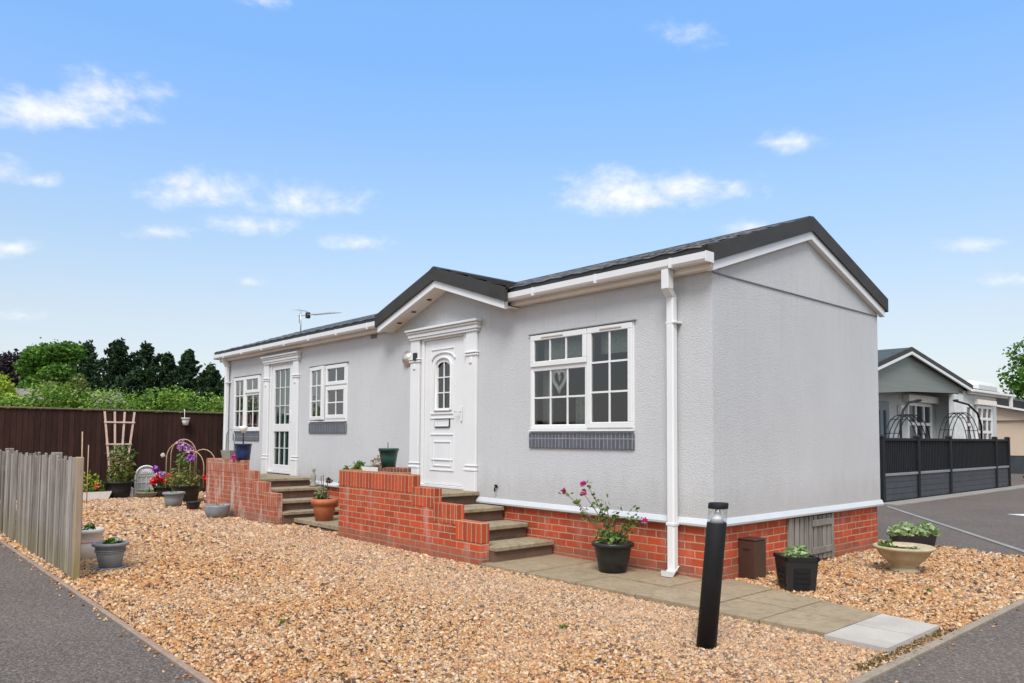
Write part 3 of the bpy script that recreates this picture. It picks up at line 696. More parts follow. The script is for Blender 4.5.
# raised mouldings of the leaf
def mould(m, x0, x1, z0, z1, w=.02, y0=.0, y1=.012): ring(m, x0, x1, z0, z1, w, y0, y1+.002, .004)
mould(lf_, -4.50, -3.96, 1.60, 2.56); mould(lf_, -4.50, -3.96, .90, 1.40); mould(lf_, -4.42, -4.02, .96, 1.30, .018)
lf_.box(-4.50, -3.96, -.002, .012, 1.66, 1.685, .004); lf_.box(-4.42, -4.02, -.002, .012, 1.70, 1.715, .004); lf_.box(-4.46, -3.99, -.002, .012, 1.04, 1.06, .004)
lf_.build('door_leaf', 'white', d1)
af = MB(); cx = (gx0+gx1)/2; hw = (gx1-gx0)/2+.035; arc = [(cx+hw*math.cos(t), 0, 2.33+.10*math.sin(t)) for t in [PI*k/12 for k in range(13)]]
path = [(gx1+.035, .004, gz0-.03)]+[(x, .004, z) for x, _, z in arc]+[(gx0-.035, .004, gz0-.03)]; path.append(path[0]); af.tube(path, .018, 6, False)
af.tube([(x*1.0+(x-cx)*.45, .004, z+.07) for x, _, z in arc], .012, 6)
# white spandrels close the corners above the arch
for sgn in (-1, 1):
    P = [(cx+sgn*(gx1-gx0)/2, .008, gz1+.0)]+[(cx+sgn*(gx1-gx0)/2*math.cos(t), .008, 2.30+.07*math.sin(t)) for t in [PI/2*k/6 for k in range(7)]]
    P.append((cx, .008, gz1)); af.prism(P, (0, .012, 0))
bars(af, gx0, gx1, gz0, gz1, 2, 3, .022, .016); af.build('pane_frame', 'white', d1)
MB().poly([(gx0, .032, gz0), (gx1, .032, gz0), (gx1, .032, gz1), (gx0, .032, gz1)]).build('pane', 'glass', d1)
lb = MB(); ring(lb, -4.37, -4.06, 1.495, 1.585, .012, -.012, .012, .003); lb.box(-4.36, -4.07, -.006, .012, 1.505, 1.575, .003); lbo = lb.build('letterbox', 'white', d1)
gk = MB(); ring(gk, -4.382, -4.048, 1.483, 1.597, .010, -.006, .012, .002); gk.build('letterbox_gasket', 'dark', d1)
MB().box(-4.072, -4.058, -.014, .0, 1.50, 1.58).build('letterbox_shadow_gap', 'dark', lbo) if False else None
def handle(x, z, par, mat='white'):
    m = MB(); m.box(x-.014, x+.014, -.010, .012, z-.10, z+.10, .005); m.tube([(x, -.01, z+.03), (x, -.04, z+.03), (x-.09, -.043, z+.03)], .008, 8); return m.build('handle', mat, par)
handle(-3.795, 1.66, d1, 'white')
d2 = doorframe(DOORS[1], 'fully glazed white side door at the left')
lf2 = MB(); a0, a1 = -9.62, -8.76
for (a, b, c, d) in ((a0, a0+.11, .715, 2.68), (a1-.11, a1, .715, 2.68), (a0+.11, a1-.11, .715, .83), (a0+.11, a1-.11, 1.44, 1.58), (a0+.11, a1-.11, 2.59, 2.68)): lf2.box(a, b, .0, .05, c, d, .004)
bars(lf2, a0+.11, a1-.11, 1.58, 2.59, 3, 3, .022, .012); bars(lf2, a0+.11, a1-.11, .83, 1.44, 3, 2, .022, .012); lf2.build('door_leaf', 'white', d2)
for c, d in ((1.58, 2.59), (.83, 1.44)): MB().poly([(a0+.11, .03, c), (a1-.11, .03, c), (a1-.11, .03, d), (a0+.11, .03, d)]).build('pane', 'glass_t', d2)
curtain(-9.68, -8.70, .72, 2.7, 'curtain_g', d2, .085, .008); handle(-8.81, 1.72, d2)
# wall fittings
lamp = MB(); lamp.lathe((0, 0, 0), [(.0, .075), (.05, .07), (.085, .045), (.10, .02), (.115, .015), (.115, 0)][::-1], 24); 
for k, v in enumerate(lamp.v): lamp.v[k] = (-5.05+v[0], -v[2]-.001, 2.475+v[1])
lamp.f = [f[::-1] for f in lamp.f]
lamp.build('wall_lamp', 'steel', home)
MB().box(-4.83, -4.755, -.075, -.041, 2.43, 2.535, .008).build('door_camera', 'black', home)
vt = MB()
for k in range(6): vt.box(-6.07+.03*k, -6.05+.03*k, -.012, -.0005, 2.86, 2.915)
vt.build('air_vent', M('vent_grey', (.16, .16, .17), .5), home)
tp = MB(); tp.tube([(-3.06, -.0, .745), (-3.06, -.03, .745), (-3.06, -.045, .735), (-3.06, -.045, .69)], .010, 8); tp.box(-3.085, -3.035, -.035, -.02, .752, .775, .004); tp.build('outside_tap', 'blackmetal', home)
# timber hatch in the plinth of the end wall
hb = MB(); y = 1.44
while y < 2.33: hb.box(-.0265, -.012, y, y+.080, .03, .515, .004); y += .104
ho = hb.build('hatch', 'hatchwood', home)
for z_ in (.10, .40): MB().box(-.0115, .006, 1.90, 2.35, z_, z_+.07, .004).build('ledge', 'hatchwood', ho)
for y_ in (1.39, 2.356): MB().box(-.0295, .004, y_, y_+.044, .0, .53, .004).build('hatch_jamb', 'hatchwood', ho)
MB().box(-.0298, -.027, 1.437, 2.355, .02, .52).build('backing', 'dark', ho)

# aerial on the roof
ae = thing('tv_aerial', 'thin television aerial on a short mast above the left roof slope', 'aerial', (-10.30, .9, 3.44))
MB().tube([(-10.33, .9, 3.43), (-10.33, .9, 3.92)], .012, 8).build('mast', 'steel', ae)
b_ = MB(); b_.tube([(-10.45, .9, 3.84), (-8.72, .9, 3.70)], .007, 6)
for k in range(12): x = -9.85+k*.095; b_.tube([(x, .80, 3.79-.007*k), (x, 1.0, 3.79-.007*k)], .003, 5)
b_.tube([(-10.40, .9, 3.68), (-10.40, .9, 4.0)], .007, 6); b_.tube([(-10.40, .72, 3.95), (-10.40, 1.08, 3.95)], .006, 6); b_.build('boom', M('alu', (.45, .45, .46), .4, .1, 5, metal=.5), ae)
MB().box(-10.06, -9.98, .86, .94, 3.74, 3.86, .01).build('junction_box', 'dark', ae)

# ================================================================== STEPS
def flight(name, label, y0, prof, xend_l, brickm, soldm, treads, ytread, loc):
    """prof: list of (x_right, z_top); wall from xend_l"""
    root = thing(name, label, 'steps', loc)
    wm_ = MB(); cm = MB(); xl = xend_l; th = .115
    n = len(prof)
    for i, (xr, zt) in enumerate(prof):
        a = xl if i == 0 else prof[i-1][0]
        wm_.box(a+.0, xr, y0, y0+th, -.05, zt-.215)
        ca = (xl if i == 0 else prof[i-1][0]-.0)
        cm.box(ca-(.004 if i == 0 else 0), xr+.003, y0-.004, y0+th+.004, zt-.215+.0005, zt, .005)
    yr = -.03 if xl > -6 else -.42
    wm_.box(xl, xl+.11, y0+th, yr, -.05, prof[0][1]-.215)
    cm.box(xl-.004, xl+.112, y0+th+.0045, yr, prof[0][1]-.2145, prof[0][1]-.002, .005)
    wm_.build('side_wall', brickm, root); cm.build('coping', soldm, root)
    for i, (xa, xb, z, yb) in enumerate(treads):
        MB().box(xa, xb, y0+th+.002, yb, z-.05, z, .008).build('tread', 'tread', root)
        MB().box(xa, xb-.035, y0+th+.004, yb-.002, -.05 if True else z-.2, z-.0505).build('riser', 'riser', root)
    return root
flight('brick_steps', 'four slab steps with a red brick side wall rising to the solid front door', -.985, [(-3.46, .905), (-3.03, .765), (-2.61, .61), (-2.18, .45)], -5.20, 'brick_r', 'soldier',
       [(-5.08, -3.40, .672, -.003), (-3.385, -2.92, .52, -.003), (-2.905, -2.50, .36, -.003), (-2.485, -2.07, .20, -.003)], 0, (-3.7, -.5, 0))
lf3 = flight('brick_steps', 'four slab steps with a pale stained brick side wall rising to the glazed left door', -1.15, [(-8.10, .955), (-7.67, .80), (-7.24, .64), (-6.83, .49)], -9.70, 'brick_l', 'soldier_l',
       [(-9.58, -7.85, .66, -.06), (-7.835, -7.42, .52, -.003), (-7.405, -7.05, .36, -.003), (-7.035, -6.78, .21, -.003)], 0, (-8.3, -.6, 0))
MB().box(-8.98, -8.42, -1.03, -.92, .664, .90, .005).build('pier', 'brick_dark', lf3) if False else None

# ================================================================== POTS AND PLANTS
def ring_prof(rb, rt, h, rim=.02, rimh=.03, wall=.012):
    return [(0, 0), (rb, 0), (rb+(rt-rb)*.5, h*.5), (rt-rim*.3, h-rimh), (rt+rim*.5, h-rimh), (rt+rim*.5, h-.005), (rt+rim*.3, h), (rt-wall, h), (rt-wall-.01, h*.8), (0, h*.8)]
def pot_root(name, label, x, y, z, rb, rt, h, mat, rim=.02, rimh=.03, prof=None, group=None, cat='plant pot', seg=28):
    r = thing(name, label, cat, (x, y, z), group)
    MB().lathe((x, y, z), prof or ring_prof(rb, rt, h, rim, rimh), seg).build('pot', mat, r)
    MB().lathe((x, y, z+h*.82), [(0, .012), (rt*.5, .016), (rt-.018, 0)][::-1], 20).build('soil', 'soil', r)
    return r
def tuft(par, x, y, z, rx, ry, rz, n, size, mat, name='foliage', asp=.55, shell=.0):
    p = RNG.normal(size=(n, 3)); p /= np.linalg.norm(p, axis=1)[:, None]; rr = RNG.uniform(shell, 1, n)**(1/2.2); p *= rr[:, None]
    p[:, 2] = np.abs(p[:, 2]) if rz > 0 else p[:, 2]
    p = p*np.array([rx, ry, abs(rz)])+np.array([x, y, z]); return MB().leaves(p, size, asp).build(name, mat, par)
def flower(par, x, y, z, r, n, mat, name='flower', size=None):
    p = RNG.normal(size=(n, 3)); p /= np.linalg.norm(p, axis=1)[:, None]; p = p*r*RNG.uniform(.2, 1, n)[:, None]+np.array([x, y, z])
    return MB().leaves(p, size or r*.9, .8).build(name, mat, par)

# geranium pot on the path
r = pot_root('potted_plant', 'tall black pot of leggy pink geranium standing on the path below the widest window', -.96, -.30, .042, .135, .195, .285, 'black', .03, .035)
st = MB(); tips = [(-1.58, -.32, .77), (-1.30, -.30, .87), (-1.28, -.36, .77), (-1.04, -.32, .72), (-.88, -.34, .64), (-.73, -.34, .60), (-.55, -.34, .57), (-1.45, -.32, .70), (-1.1, -.3, .62), (-.66, -.3, .63)]
for (tx, ty, tz) in tips:
    b0 = Vector((-.96+random.uniform(-.05, .05), -.30+random.uniform(-.05, .05), .26)); t = Vector((tx, ty, tz)); mid = (b0+t)/2+Vector((0, 0, .08)); ps = [b0.lerp(mid, k/4).lerp(mid.lerp(t, k/4), k/4) for k in range(5)]
    st.tube(ps, [.007, .006, .005, .004, .003], 6)
    pts = [ps[0].lerp(ps[-1], f)+Vector((random.gauss(0, .022), random.gauss(0, .022), random.gauss(.03, .02))) for f in np.linspace(.25, 1, 26)]
    MB().leaves([tuple(ps[min(4, int(f*4.9))]+Vector((random.gauss(0, .03), random.gauss(0, .03), random.gauss(0, .025)))) for f in np.linspace(.1, .99, 26)], .050, .75).build('foliage', 'lf_pot', r)
st.build('stem', 'stem', r)
tuft(r, -.98, -.30, .29, .19, .16, .17, 80, .055, 'lf_pot', asp=.8)
for (x, y, z) in ((-1.61, -.32, .785), (-1.34, -.32, .88), (-1.30, -.36, .79), (-.53, -.34, .575)): flower(r, x, y, z, .034, 34, 'magenta')

# grey pot with saucer by the picket fence, white pot behind
r = pot_root('potted_plant', 'ribbed grey pot on a saucer beside the picket fence post', -4.42, -3.96, .03, .098, .152, .245, 'gpot', .03, .03)
MB().lathe((-4.42, -3.96, .005), [(0, 0), (.125, 0), (.148, .03), (.14, .03), (.125, .012), (0, .012)], 28).build('saucer', 'gpot', r)
rb_ = MB()
for zz, rr in ((.18, .138), (.195, .141)): rb_.lathe((-4.42, -3.96, zz), [(rr, 0), (rr+.006, .004), (rr, .008)], 28)
rb_.build('rib', 'gpot', r)
tuft(r, -4.40, -3.94, .25, .11, .11, .07, 130, .045, 'lf_mid'); flower(r, -4.34, -3.92, .31, .035, 40, 'whitefl')
r = pot_root('potted_plant', 'tall white pot half hidden behind the picket fence post', -5.20, -4.0, .01, .115, .15, .33, 'wpot', .015, .04)
MB().lathe((-5.20, -4.0, .20), [(.136, 0), (.142, .003), (.142, .012), (.138, .015)], 28).build('band', M('pink_band', (.6, .3, .28), .5), r)
tuft(r, -5.20, -4.0, .31, .10, .10, .10, 60, .05, 'lf_mid'); 

# grey bowl, round grey pot, small black pot with red tray
bowlp = [(0, 0), (.12, 0), (.165, .05), (.195, .13), (.20, .19), (.205, .215), (.19, .22), (.18, .19), (.175, .17), (0, .17)]
r = pot_root('plant_bowl', 'low grey bowl against the stained brick side wall of the left steps', -8.42, -1.42, .012, .12, .2, .22, 'gpot', prof=bowlp)
tuft(r, -8.42, -1.42, .2, .12, .12, .05, 40, .04, 'lf_dry')
r = pot_root('potted_plant', 'round grey pot in front of the black tub of purple flowers', -10.85, -1.33, .012, .135, .185, .28, 'gpot', .03, .04)
tuft(r, -10.85, -1.33, .25, .12, .12, .06, 40, .06, 'lf_olive')
r = pot_root('plant_pot', 'small black pot with a red base beside the end of the left steps', -9.98, -1.27, .02, .095, .125, .15, 'black', .01, .02)
MB().lathe((-9.98, -1.27, .006), [(0, 0), (.10, 0), (.11, .03), (.09, .032), (0, .03)], 24).build('base', M('red_plastic', (.38, .05, .035), .5), r)
r = pot_root('plant_pot', 'low white and green pot tucked behind the small black pot', -10.35, -.78, .012, .14, .16, .22, 'wpot', .01, .02)
MB().lathe((-10.35, -.78, .10), [(.152, 0), (.158, .01), (.158, .05), (.153, .06)], 24).build('band', 'green_pl', r)
# black tub with clematis, bamboo hoops
r = pot_root('flower_tub', 'big black tub with purple clematis on bamboo hoops', -11.8, -.80, .012, .215, .285, .36, 'black', .03, .05)
bm_ = MB()
for (xa, ya, xb, yb, zt) in ((-11.9, -.85, -11.6, -.45, 1.28), (-11.85, -.95, -11.55, -.5, 1.22), (-11.5, -.6, -11.2, -.2, 1.08), (-11.7, -.75, -11.3, -.4, 1.05)):
    xa -= .15; xb -= .15; ya -= .18; yb -= .18
    bm_.tube([(xa, ya, .30)]+[((xa+xb)/2-(xb-xa)/2*math.cos(t), (ya+yb)/2-(yb-ya)/2*math.cos(t), zt-.32+.32*math.sin(t)) for t in [PI*q_/10 for q_ in range(11)]]+[(xb, yb, .30)], .010, 6)
bm_.build('hoop', 'bamboo', r)
tuft(r, -11.8, -.85, .36, .42, .36, .45, 420, .075, 'lf_olive'); tuft(r, -11.8, -.85, .75, .22, .2, .3, 110, .07, 'lf_pot')
for (x, y, z, q, mm_) in ((-11.75, -.72, 1.22, .12, 'lilac'), (-11.62, -.6, 1.13, .11, 'lilac'), (-11.45, -.6, .95, .085, 'purple'), (-11.95, -1.0, .62, .06, 'lilac')): flower(r, x-.15, y-.18, z-.05, q, 60, mm_, size=.07)
flower(r, -11.35, -.55, .52, .09, 70, 'redfl', size=.06); flower(r, -11.2, -.45, .47, .08, 60, 'redfl', size=.06); flower(r, -12.15, -1.15, .95, .04, 25, 'whitefl', size=.05)
# red geranium pot
r = pot_root('potted_plant', 'low dark pot of bright red flowers right of the white lattice arch', -13.2, -.80, .012, .17, .21, .25, 'dark', .02, .03)
tuft(r, -13.2, -.8, .22, .24, .22, .3, 120, .08, 'lf_mid')
for (x, y, z) in ((-13.1, -.95, .43), (-13.05, -.8, .38), (-13.2, -1.0, .36), (-13.1, -.72, .45)): flower(r, x, y, z, .09, 60, 'redfl', size=.08)
flower(r, -13.3, -.95, .62, .09, 60, 'purple', size=.07)
r = pot_root('plant_bowl', 'shallow brown stone bowl in front of the white lattice arch', -13.35, -1.05, .012, .18, .27, .13, 'greystone', .01, .02)
tuft(r, -13.35, -1.05, .12, .17, .17, .1, 60, .07, 'lf_mid')
# white lattice arch ornament
la = thing('lattice_arch', 'white arched lattice panel leaning on the dark fence', 'garden ornament', (-14.0, -.95, 0))
ap = [(0, -1.16, 0), (0, -.72, 0), (0, -.72, .44)]+[(0, -.94+.22*math.cos(t), .44+.22*math.sin(t)) for t in [PI*k/14 for k in range(1, 14)]]+[(0, -1.16, .44)]
MB().prism([(-14.02, y, z+.012) for x, y, z in ap], (.02, 0, 0)).build('back_board', M('pale_board', (.56, .57, .57), .6, .08, 6), la)
lt = MB(); ring_path = [(-13.99, y, z+.012) for x, y, z in ap]+[(-13.99, -1.16, .012)]; lt.tube(ring_path, .02, 6, False)
for k in range(5): yy = -1.13+.095*k; lt.box(-13.998, -13.985, yy, yy+.014, .02, .42)
for zz in (.14, .30, .44): lt.box(-13.999, -13.984, -1.15, -.73, zz, zz+.015)
for k in range(-3, 4):
    lt.tube([(-13.99, -.94+k*.06, .44), (-13.99, -.94+k*.03+.09, .60)], .007, 5); lt.tube([(-13.99, -.94+k*.06, .44), (-13.99, -.94+k*.03-.09, .60)], .007, 5)
lt.build('lattice', 'wpot', la)
# white lantern
ln = thing('lantern', 'small white closed lantern between the trellis tub and the lattice arch', 'lantern', (-13.62, -1.40, .01))
MB().frustum((-13.62, -1.40, .012), .2, .2, .17, .17, .025).build('base', 'wpot', ln)
l_ = MB()
for sx in (-1, 1):
    for sy in (-1, 1): l_.box(-13.62+sx*.07-.012, -13.62+sx*.07+.012, -1.40+sy*.07-.012, -1.40+sy*.07+.012, .037, .20)
l_.lathe((-13.62, -1.40, .20), [(.115, 0), (.11, .012), (.06, .05), (.065, .10), (.05, .14), (0, .155)], 16); l_.build('housing', 'wpot', ln)
MB().box(-13.68, -13.56, -1.46, -1.34, .038, .198).build('pane', 'wpot', ln)

# trellis tub with climber
r = pot_root('trellis_tub', 'tall dark tub of climbing plant under the fan trellis', -13.6, -1.60, .012, .22, .27, .36, 'dark', .03, .04)
tuft(r, -13.62, -1.55, .36, .30, .30, .74, 560, .085, 'lf_olive'); tuft(r, -13.65, -1.62, .75, .20, .2, .42, 170, .07, 'lf_dry'); 
tuft(r, -13.6, -1.55, .9, .36, .33, .32, 110, .08, 'lf_pot')
tl = thing('fan_trellis', 'fan shaped wooden trellis rising against the dark fence', 'trellis', (-14.05, -1.5, 0))
t_ = MB()
for (yb, yt) in ((-1.62, -1.80), (-1.54, -1.60), (-1.46, -1.40), (-1.38, -1.20)):
    t_.prism([(-14.08, yb-.018, .1), (-14.08, yb+.018, .1), (-14.08, yt+.02, 1.87), (-14.08, yt-.02, 1.87)], (.02, 0, 0))
for (zz, ya, yb) in ((1.64, -1.81, -1.19), (1.16, -1.76, -1.24), (.7, -1.70, -1.30)): t_.box(-14.06, -14.045, ya, yb, zz-.016, zz+.016)
t_.build('lath', 'pinkwood', tl)
# white trough with yellow plants behind picket post
r = thing('planter_trough', 'long white trough of yellow flowering plants behind the picket fence', 'planter', (-13.5, -2.15, .01))
MB().frustum((-13.5, -2.15, .012), .24, .62, .30, .74, .17).build('trough', 'wpot', r); MB().box(-13.63, -13.37, -2.49, -1.81, .165, .192).build('soil', 'soil', r)
tuft(r, -13.5, -2.2, .2, .14, .28, .42, 170, .08, 'lf_yellow'); tuft(r, -13.5, -2.05, .2, .14, .24, .22, 80, .08, 'lf_pot'); flower(r, -13.4, -2.07, .32, .07, 40, M('orange_petal', (.55, .18, .05), .5), size=.06)
# bamboo cane beside post
c_ = thing('garden_cane', 'thin bamboo cane standing behind the picket fence post', 'cane', (-12.6, -2.45, 0)); MB().tube([(-12.6, -2.5, 0), (-12.62, -2.52, 1.42)], .012, 6).build('cane', 'bamboo', c_); MB().tube([(-12.5, -2.43, 0), (-12.5, -2.43, 1.16)], .009, 6).build('cane', 'bamboo', c_)
# hanging pot on fence
r = thing('hanging_pot', 'small white pot hooked over the top of the dark fence', 'plant pot', (-14.17, -.07, 1.62))
MB().lathe((-14.16, -.07, 1.60), ring_prof(.06, .095, .17, .012, .02), 20).build('pot', 'wpot', r); MB().tube([(-14.24, -.07, 1.74), (-14.24, -.07, 1.955), (-14.30, -.07, 1.97)], .008, 6).build('hook', 'wpot', r)

# on the left steps: basket, blue pot, solar light
r = thing('handled_trough', 'weathered grey trough with a hoop handle at the left end of the left steps wall', 'planter', (-8.78, -1.09, .96))
MB().frustum((-8.78, -1.09, .957), .34, .13, .42, .17, .15).build('trough', 'greystone', r); MB().tube([(-8.96, -1.09, 1.09), (-8.95, -1.09, 1.38), (-8.86, -1.09, 1.46), (-8.70, -1.09, 1.46), (-8.61, -1.09, 1.38), (-8.60, -1.09, 1.09)], .009, 6).build('hoop_handle', M('grey_metal', (.3, .33, .33), .5), r)
r = pot_root('potted_plant', 'deep blue glazed pot on the left steps wall beside the grey trough', -8.25, -1.08, .957, .11, .135, .27, 'blue', .01, .03)
r = thing('solar_light', 'small solar stake light with a clear head standing in the blue pot', 'garden light', (-8.33, -1.05, 1.17)); MB().tube([(-8.33, -1.05, 1.16), (-8.33, -1.05, 1.40)], .012, 8).build('stake', 'dark', r); MB().lathe((-8.33, -1.05, 1.40), [(.03, 0), (.065, .07), (.07, .09), (.07, .11), (0, .125)], 14).build('head', 'wpot', r)
r = thing('pink_flower', 'single pink blossom resting at the foot of the blue pot', 'flower', (-8.40, -1.15, .96)); flower(r, -8.42, -1.15, .985, .05, 50, MAT['magenta'], 'petal', .05)
r = tag(MB().box(-8.55, -8.12, -.40, -.17, .662, .90, .006).build('brick_block', 'brick_dark', None, (-8.3, -.3, .66)), 'low block of dark old brick standing on the top of the left steps', 'brick block') if False else None
# statuette
r = thing('statuette', 'small pale figurine at the right end of the top left step', 'ornament', (-7.55, -.16, .52)); MB().lathe((-7.56, -.16, .522), [(0, 0), (.065, 0), (.06, .03), (.035, .08), (.045, .16), (.03, .21), (.012, .235), (.03, .26), (.032, .29), (0, .315)], 16).build('figure', 'greystone', r)

# terracotta pot on the slab
tp_ = [(0, 0), (.125, 0), (.165, .22), (.168, .235), (.19, .235), (.198, .32), (.185, .325), (.178, .30), (.17, .26), (0, .26)]
r = pot_root('potted_plant', 'large terracotta pot on the slab at the foot of the left steps', -6.22, -.66, .11, .125, .19, .325, 'terra', prof=tp_)
tuft(r, -6.3, -.66, .41, .16, .13, .22, 110, .05, 'lf_dry'); tuft(r, -6.32, -.68, .42, .12, .12, .12, 60, .06, 'lf_pot')
k_ = MB()
for dx, h in ((.09, .30), (-.05, .38), (-.12, .36), (.02, .24)): k_.tube([(-6.22+dx*.5, -.66, .38), (-6.22+dx, -.66, .40+h)], .006, 5)
k_.build('twig', 'stem', r); flower(r, -6.08, -.66, .71, .045, 30, 'stem', 'seed_head', .05)
# reddish shrub and leafy plant against step wall
r = thing('garden_shrub', 'pink leaved shrub between the terracotta pot and the front steps', 'shrub', (-5.62, -.35, .1))
tuft(r, -5.62, -.35, .12, .26, .2, .55, 300, .055, 'lf_red'); tuft(r, -5.42, -.70, .62, .16, .15, .34, 120, .085, 'lf_pot'); tuft(r, -5.22, -.66, .86, .14, .1, .14, 60, .075, 'lf_pot', 'trailing_foliage'); kk = MB()
for q in range(6): kk.tube([(-5.6, -.38, .11), (-5.6+random.uniform(-.18, .18), -.4+random.uniform(-.12, .12), .62)], .007, 5)
kk.build('stem', 'stem', r)
# green bucket on brick on coping
r = tag(MB().box(-4.66, -4.12, -.72, -.55, .674, .955, .006).build('brick_block', 'brick_dark', None, (-4.3, -.65, .67)), 'dark brick block behind the coping, carrying the green pot', 'brick block')
r = thing('plant_pot', 'dark green pot standing on the brick block by the front door', 'plant pot', (-4.52, -.64, .955)); MB().lathe((-4.52, -.64, .956), ring_prof(.092, .128, .245, .012, .035), 28).build('pot', 'green_pl', r); MB().lathe((-4.52, -.64, 1.17), [(0, .0), (.108, 0)][::-1], 20).build('soil', 'soil', r); MB().tube([(-4.50, -.66, 1.17), (-4.505, -.665, 1.28)], .006, 5).build('twig', 'stem', r)
r = thing('planter_trough', 'white trough of dry plants behind the front steps coping', 'planter', (-4.88, -.45, .67)); MB().frustum((-4.92, -.60, .674), .46, .15, .52, .19, .27).build('trough', 'wpot', r); MB().box(-5.14, -4.70, -.67, -.53, .925, .948).build('soil', 'soil', r)
tuft(r, -4.85, -.60, .94, .13, .08, .17, 90, .05, 'lf_dry'); tuft(r, -5.2, -.68, .90, .16, .1, .13, 70, .06, 'lf_pot')

# small weeds in the gravel
for (x, y) in ((-3.1, -3.2), (-6.2, -2.6), (-1.2, -3.6), (-8.5, -3.1), (.2, -2.2), (-4.6, -1.9), (1.4, 1.2), (-10.6, -2.6), (-2.2, -1.6)):
    wd = MB().leaves([(x+random.gauss(0, .018), y+random.gauss(0, .018), .022+abs(random.gauss(0, .010))) for _ in range(14)], .034, .5).build('weed', 'lf_pot', None, (x, y, 0)); tag(wd, 'tiny green weed sprouting from the gravel', 'weed', 'weeds in the gravel')
# bollard light
bl = thing('bollard_light', 'leaning black bollard light with a clear head in the gravel', 'bollard light', (1.12, -1.82, 0))
def tilt(m, x, y, ax, ay):
    for k, v in enumerate(m.v): m.v[k] = (v[0]+ax*(v[2]), v[1]+ay*(v[2]), v[2])
    return m
TX, TY = .070, .058
tilt(MB().lathe((1.12, -1.82, -.03), [(0, 0), (.063, 0), (.063, .835), (.061, .84), (0, .84)], 32), 0, 0, TX, TY).build('post', 'blackmetal', bl)
tilt(MB().lathe((1.12, -1.82, .81), [(.050, 0), (.028, .035), (.018, .08), (.018, .095)], 24), 0, 0, TX, TY).build('reflector', M('reflector', (.72, .72, .72), .4, .05, 5), bl)
tilt(MB().lathe((1.12, -1.82, .808), [(.060, 0), (.060, .10)], 32), 0, 0, TX, TY).build('lens', 'glass_c', bl)
tilt(MB().lathe((1.12, -1.82, .900), [(0, 0), (.063, 0), (.064, .004), (.064, .030), (.061, .036), (0, .036)], 32), 0, 0, TX, TY).build('cap', 'blackmetal', bl)
# meter box
mt = thing('meter_box', 'upright brown meter cabinet against the brick plinth of the end wall', 'meter box', (.1, .58, 0))
MB().box(-.028, .150, .445, .655, -.02, .388, .008).build('cabinet', 'brown_box', mt); MB().box(-.028, .157, .438, .662, .3885, .40, .005).build('lid', 'brown_box', mt); MB().box(.03, .10, .439, .4445, .295, .312, .001).build('slot', 'dark', mt)
# square planter
sp_ = thing('square_planter', 'square black slatted planter of hostas beside the meter cabinet', 'planter', (.56, .40, 0)); rt = R(49)
PLC = (.60, .37, .0)
MB().frustum(PLC, .235, .235, .285, .285, .30, rt).build('box', 'black', sp_)
def rp(x, y, z): return (PLC[0]+x*math.cos(rt)-y*math.sin(rt), PLC[1]+x*math.sin(rt)+y*math.cos(rt), PLC[2]+z)
rm_ = MB()
for side in range(4):
    a = side*PI/2
    for (u0, u1, v0, v1, z0, z1) in [(-.150, .150, -.150, -.125, .285, .318)]+[(-.07, .07, -.127-.0, -.118, .05+.045*k, .085+.045*k) for k in range(4)]:
        P = []
        for (u, v) in ((u0, v0), (u1, v0), (u1, v1), (u0, v1)):
            for z in (z0, z1):
                off = 0 if z0 > .2 else -(z*.083)
                vv = v+(off if v == v0 else 0); P.append(rp(u*math.cos(a)-vv*math.sin(a), u*math.sin(a)+vv*math.cos(a), z))
        rm_.add(P, [(0, 2, 3, 1), (2, 4, 5, 3), (4, 6, 7, 5), (6, 0, 1, 7), (1, 3, 5, 7), (0, 6, 4, 2)])
rm_.build('slat', 'blackmetal', sp_); MB().frustum((PLC[0], PLC[1], PLC[2]+.301), .24, .24, .24, .24, .006, rt).build('soil', 'soil', sp_)
tuft(sp_, .60, .37, .30, .12, .12, .10, 130, .07, 'lf_pale', asp=.4)
# stone urn and black trough behind
up = [(0, 0), (.13, 0), (.14, .02), (.10, .05), (.15, .09), (.22, .16), (.255, .22), (.285, .235), (.29, .255), (.275, .265), (.24, .24), (0, .22)]
r = pot_root('stone_urn', 'wide buff stone urn planter on the gravel past the end wall', .86, 2.10, .012, .13, .27, .265, 'stone', prof=up)
tuft(r, .72, 2.02, .235, .13, .13, .09, 40, .07, 'lf_pot'); tuft(r, .92, 2.14, .235, .1, .1, .04, 18, .06, 'lf_pale')
r = thing('planter_trough', 'long black trough of pale leaved plants behind the stone urn', 'planter', (.27, 3.95, 0)); MB().frustum((.27, 3.95, .012), .42, .18, .48, .22, .16, R(49)).build('trough', 'black', r)
for d in (-.18, -.06, .06, .18): tuft(r, .27+d*.66, 3.95+d*.75, .16, .14, .14, .17, 60, .085, 'lf_pale')

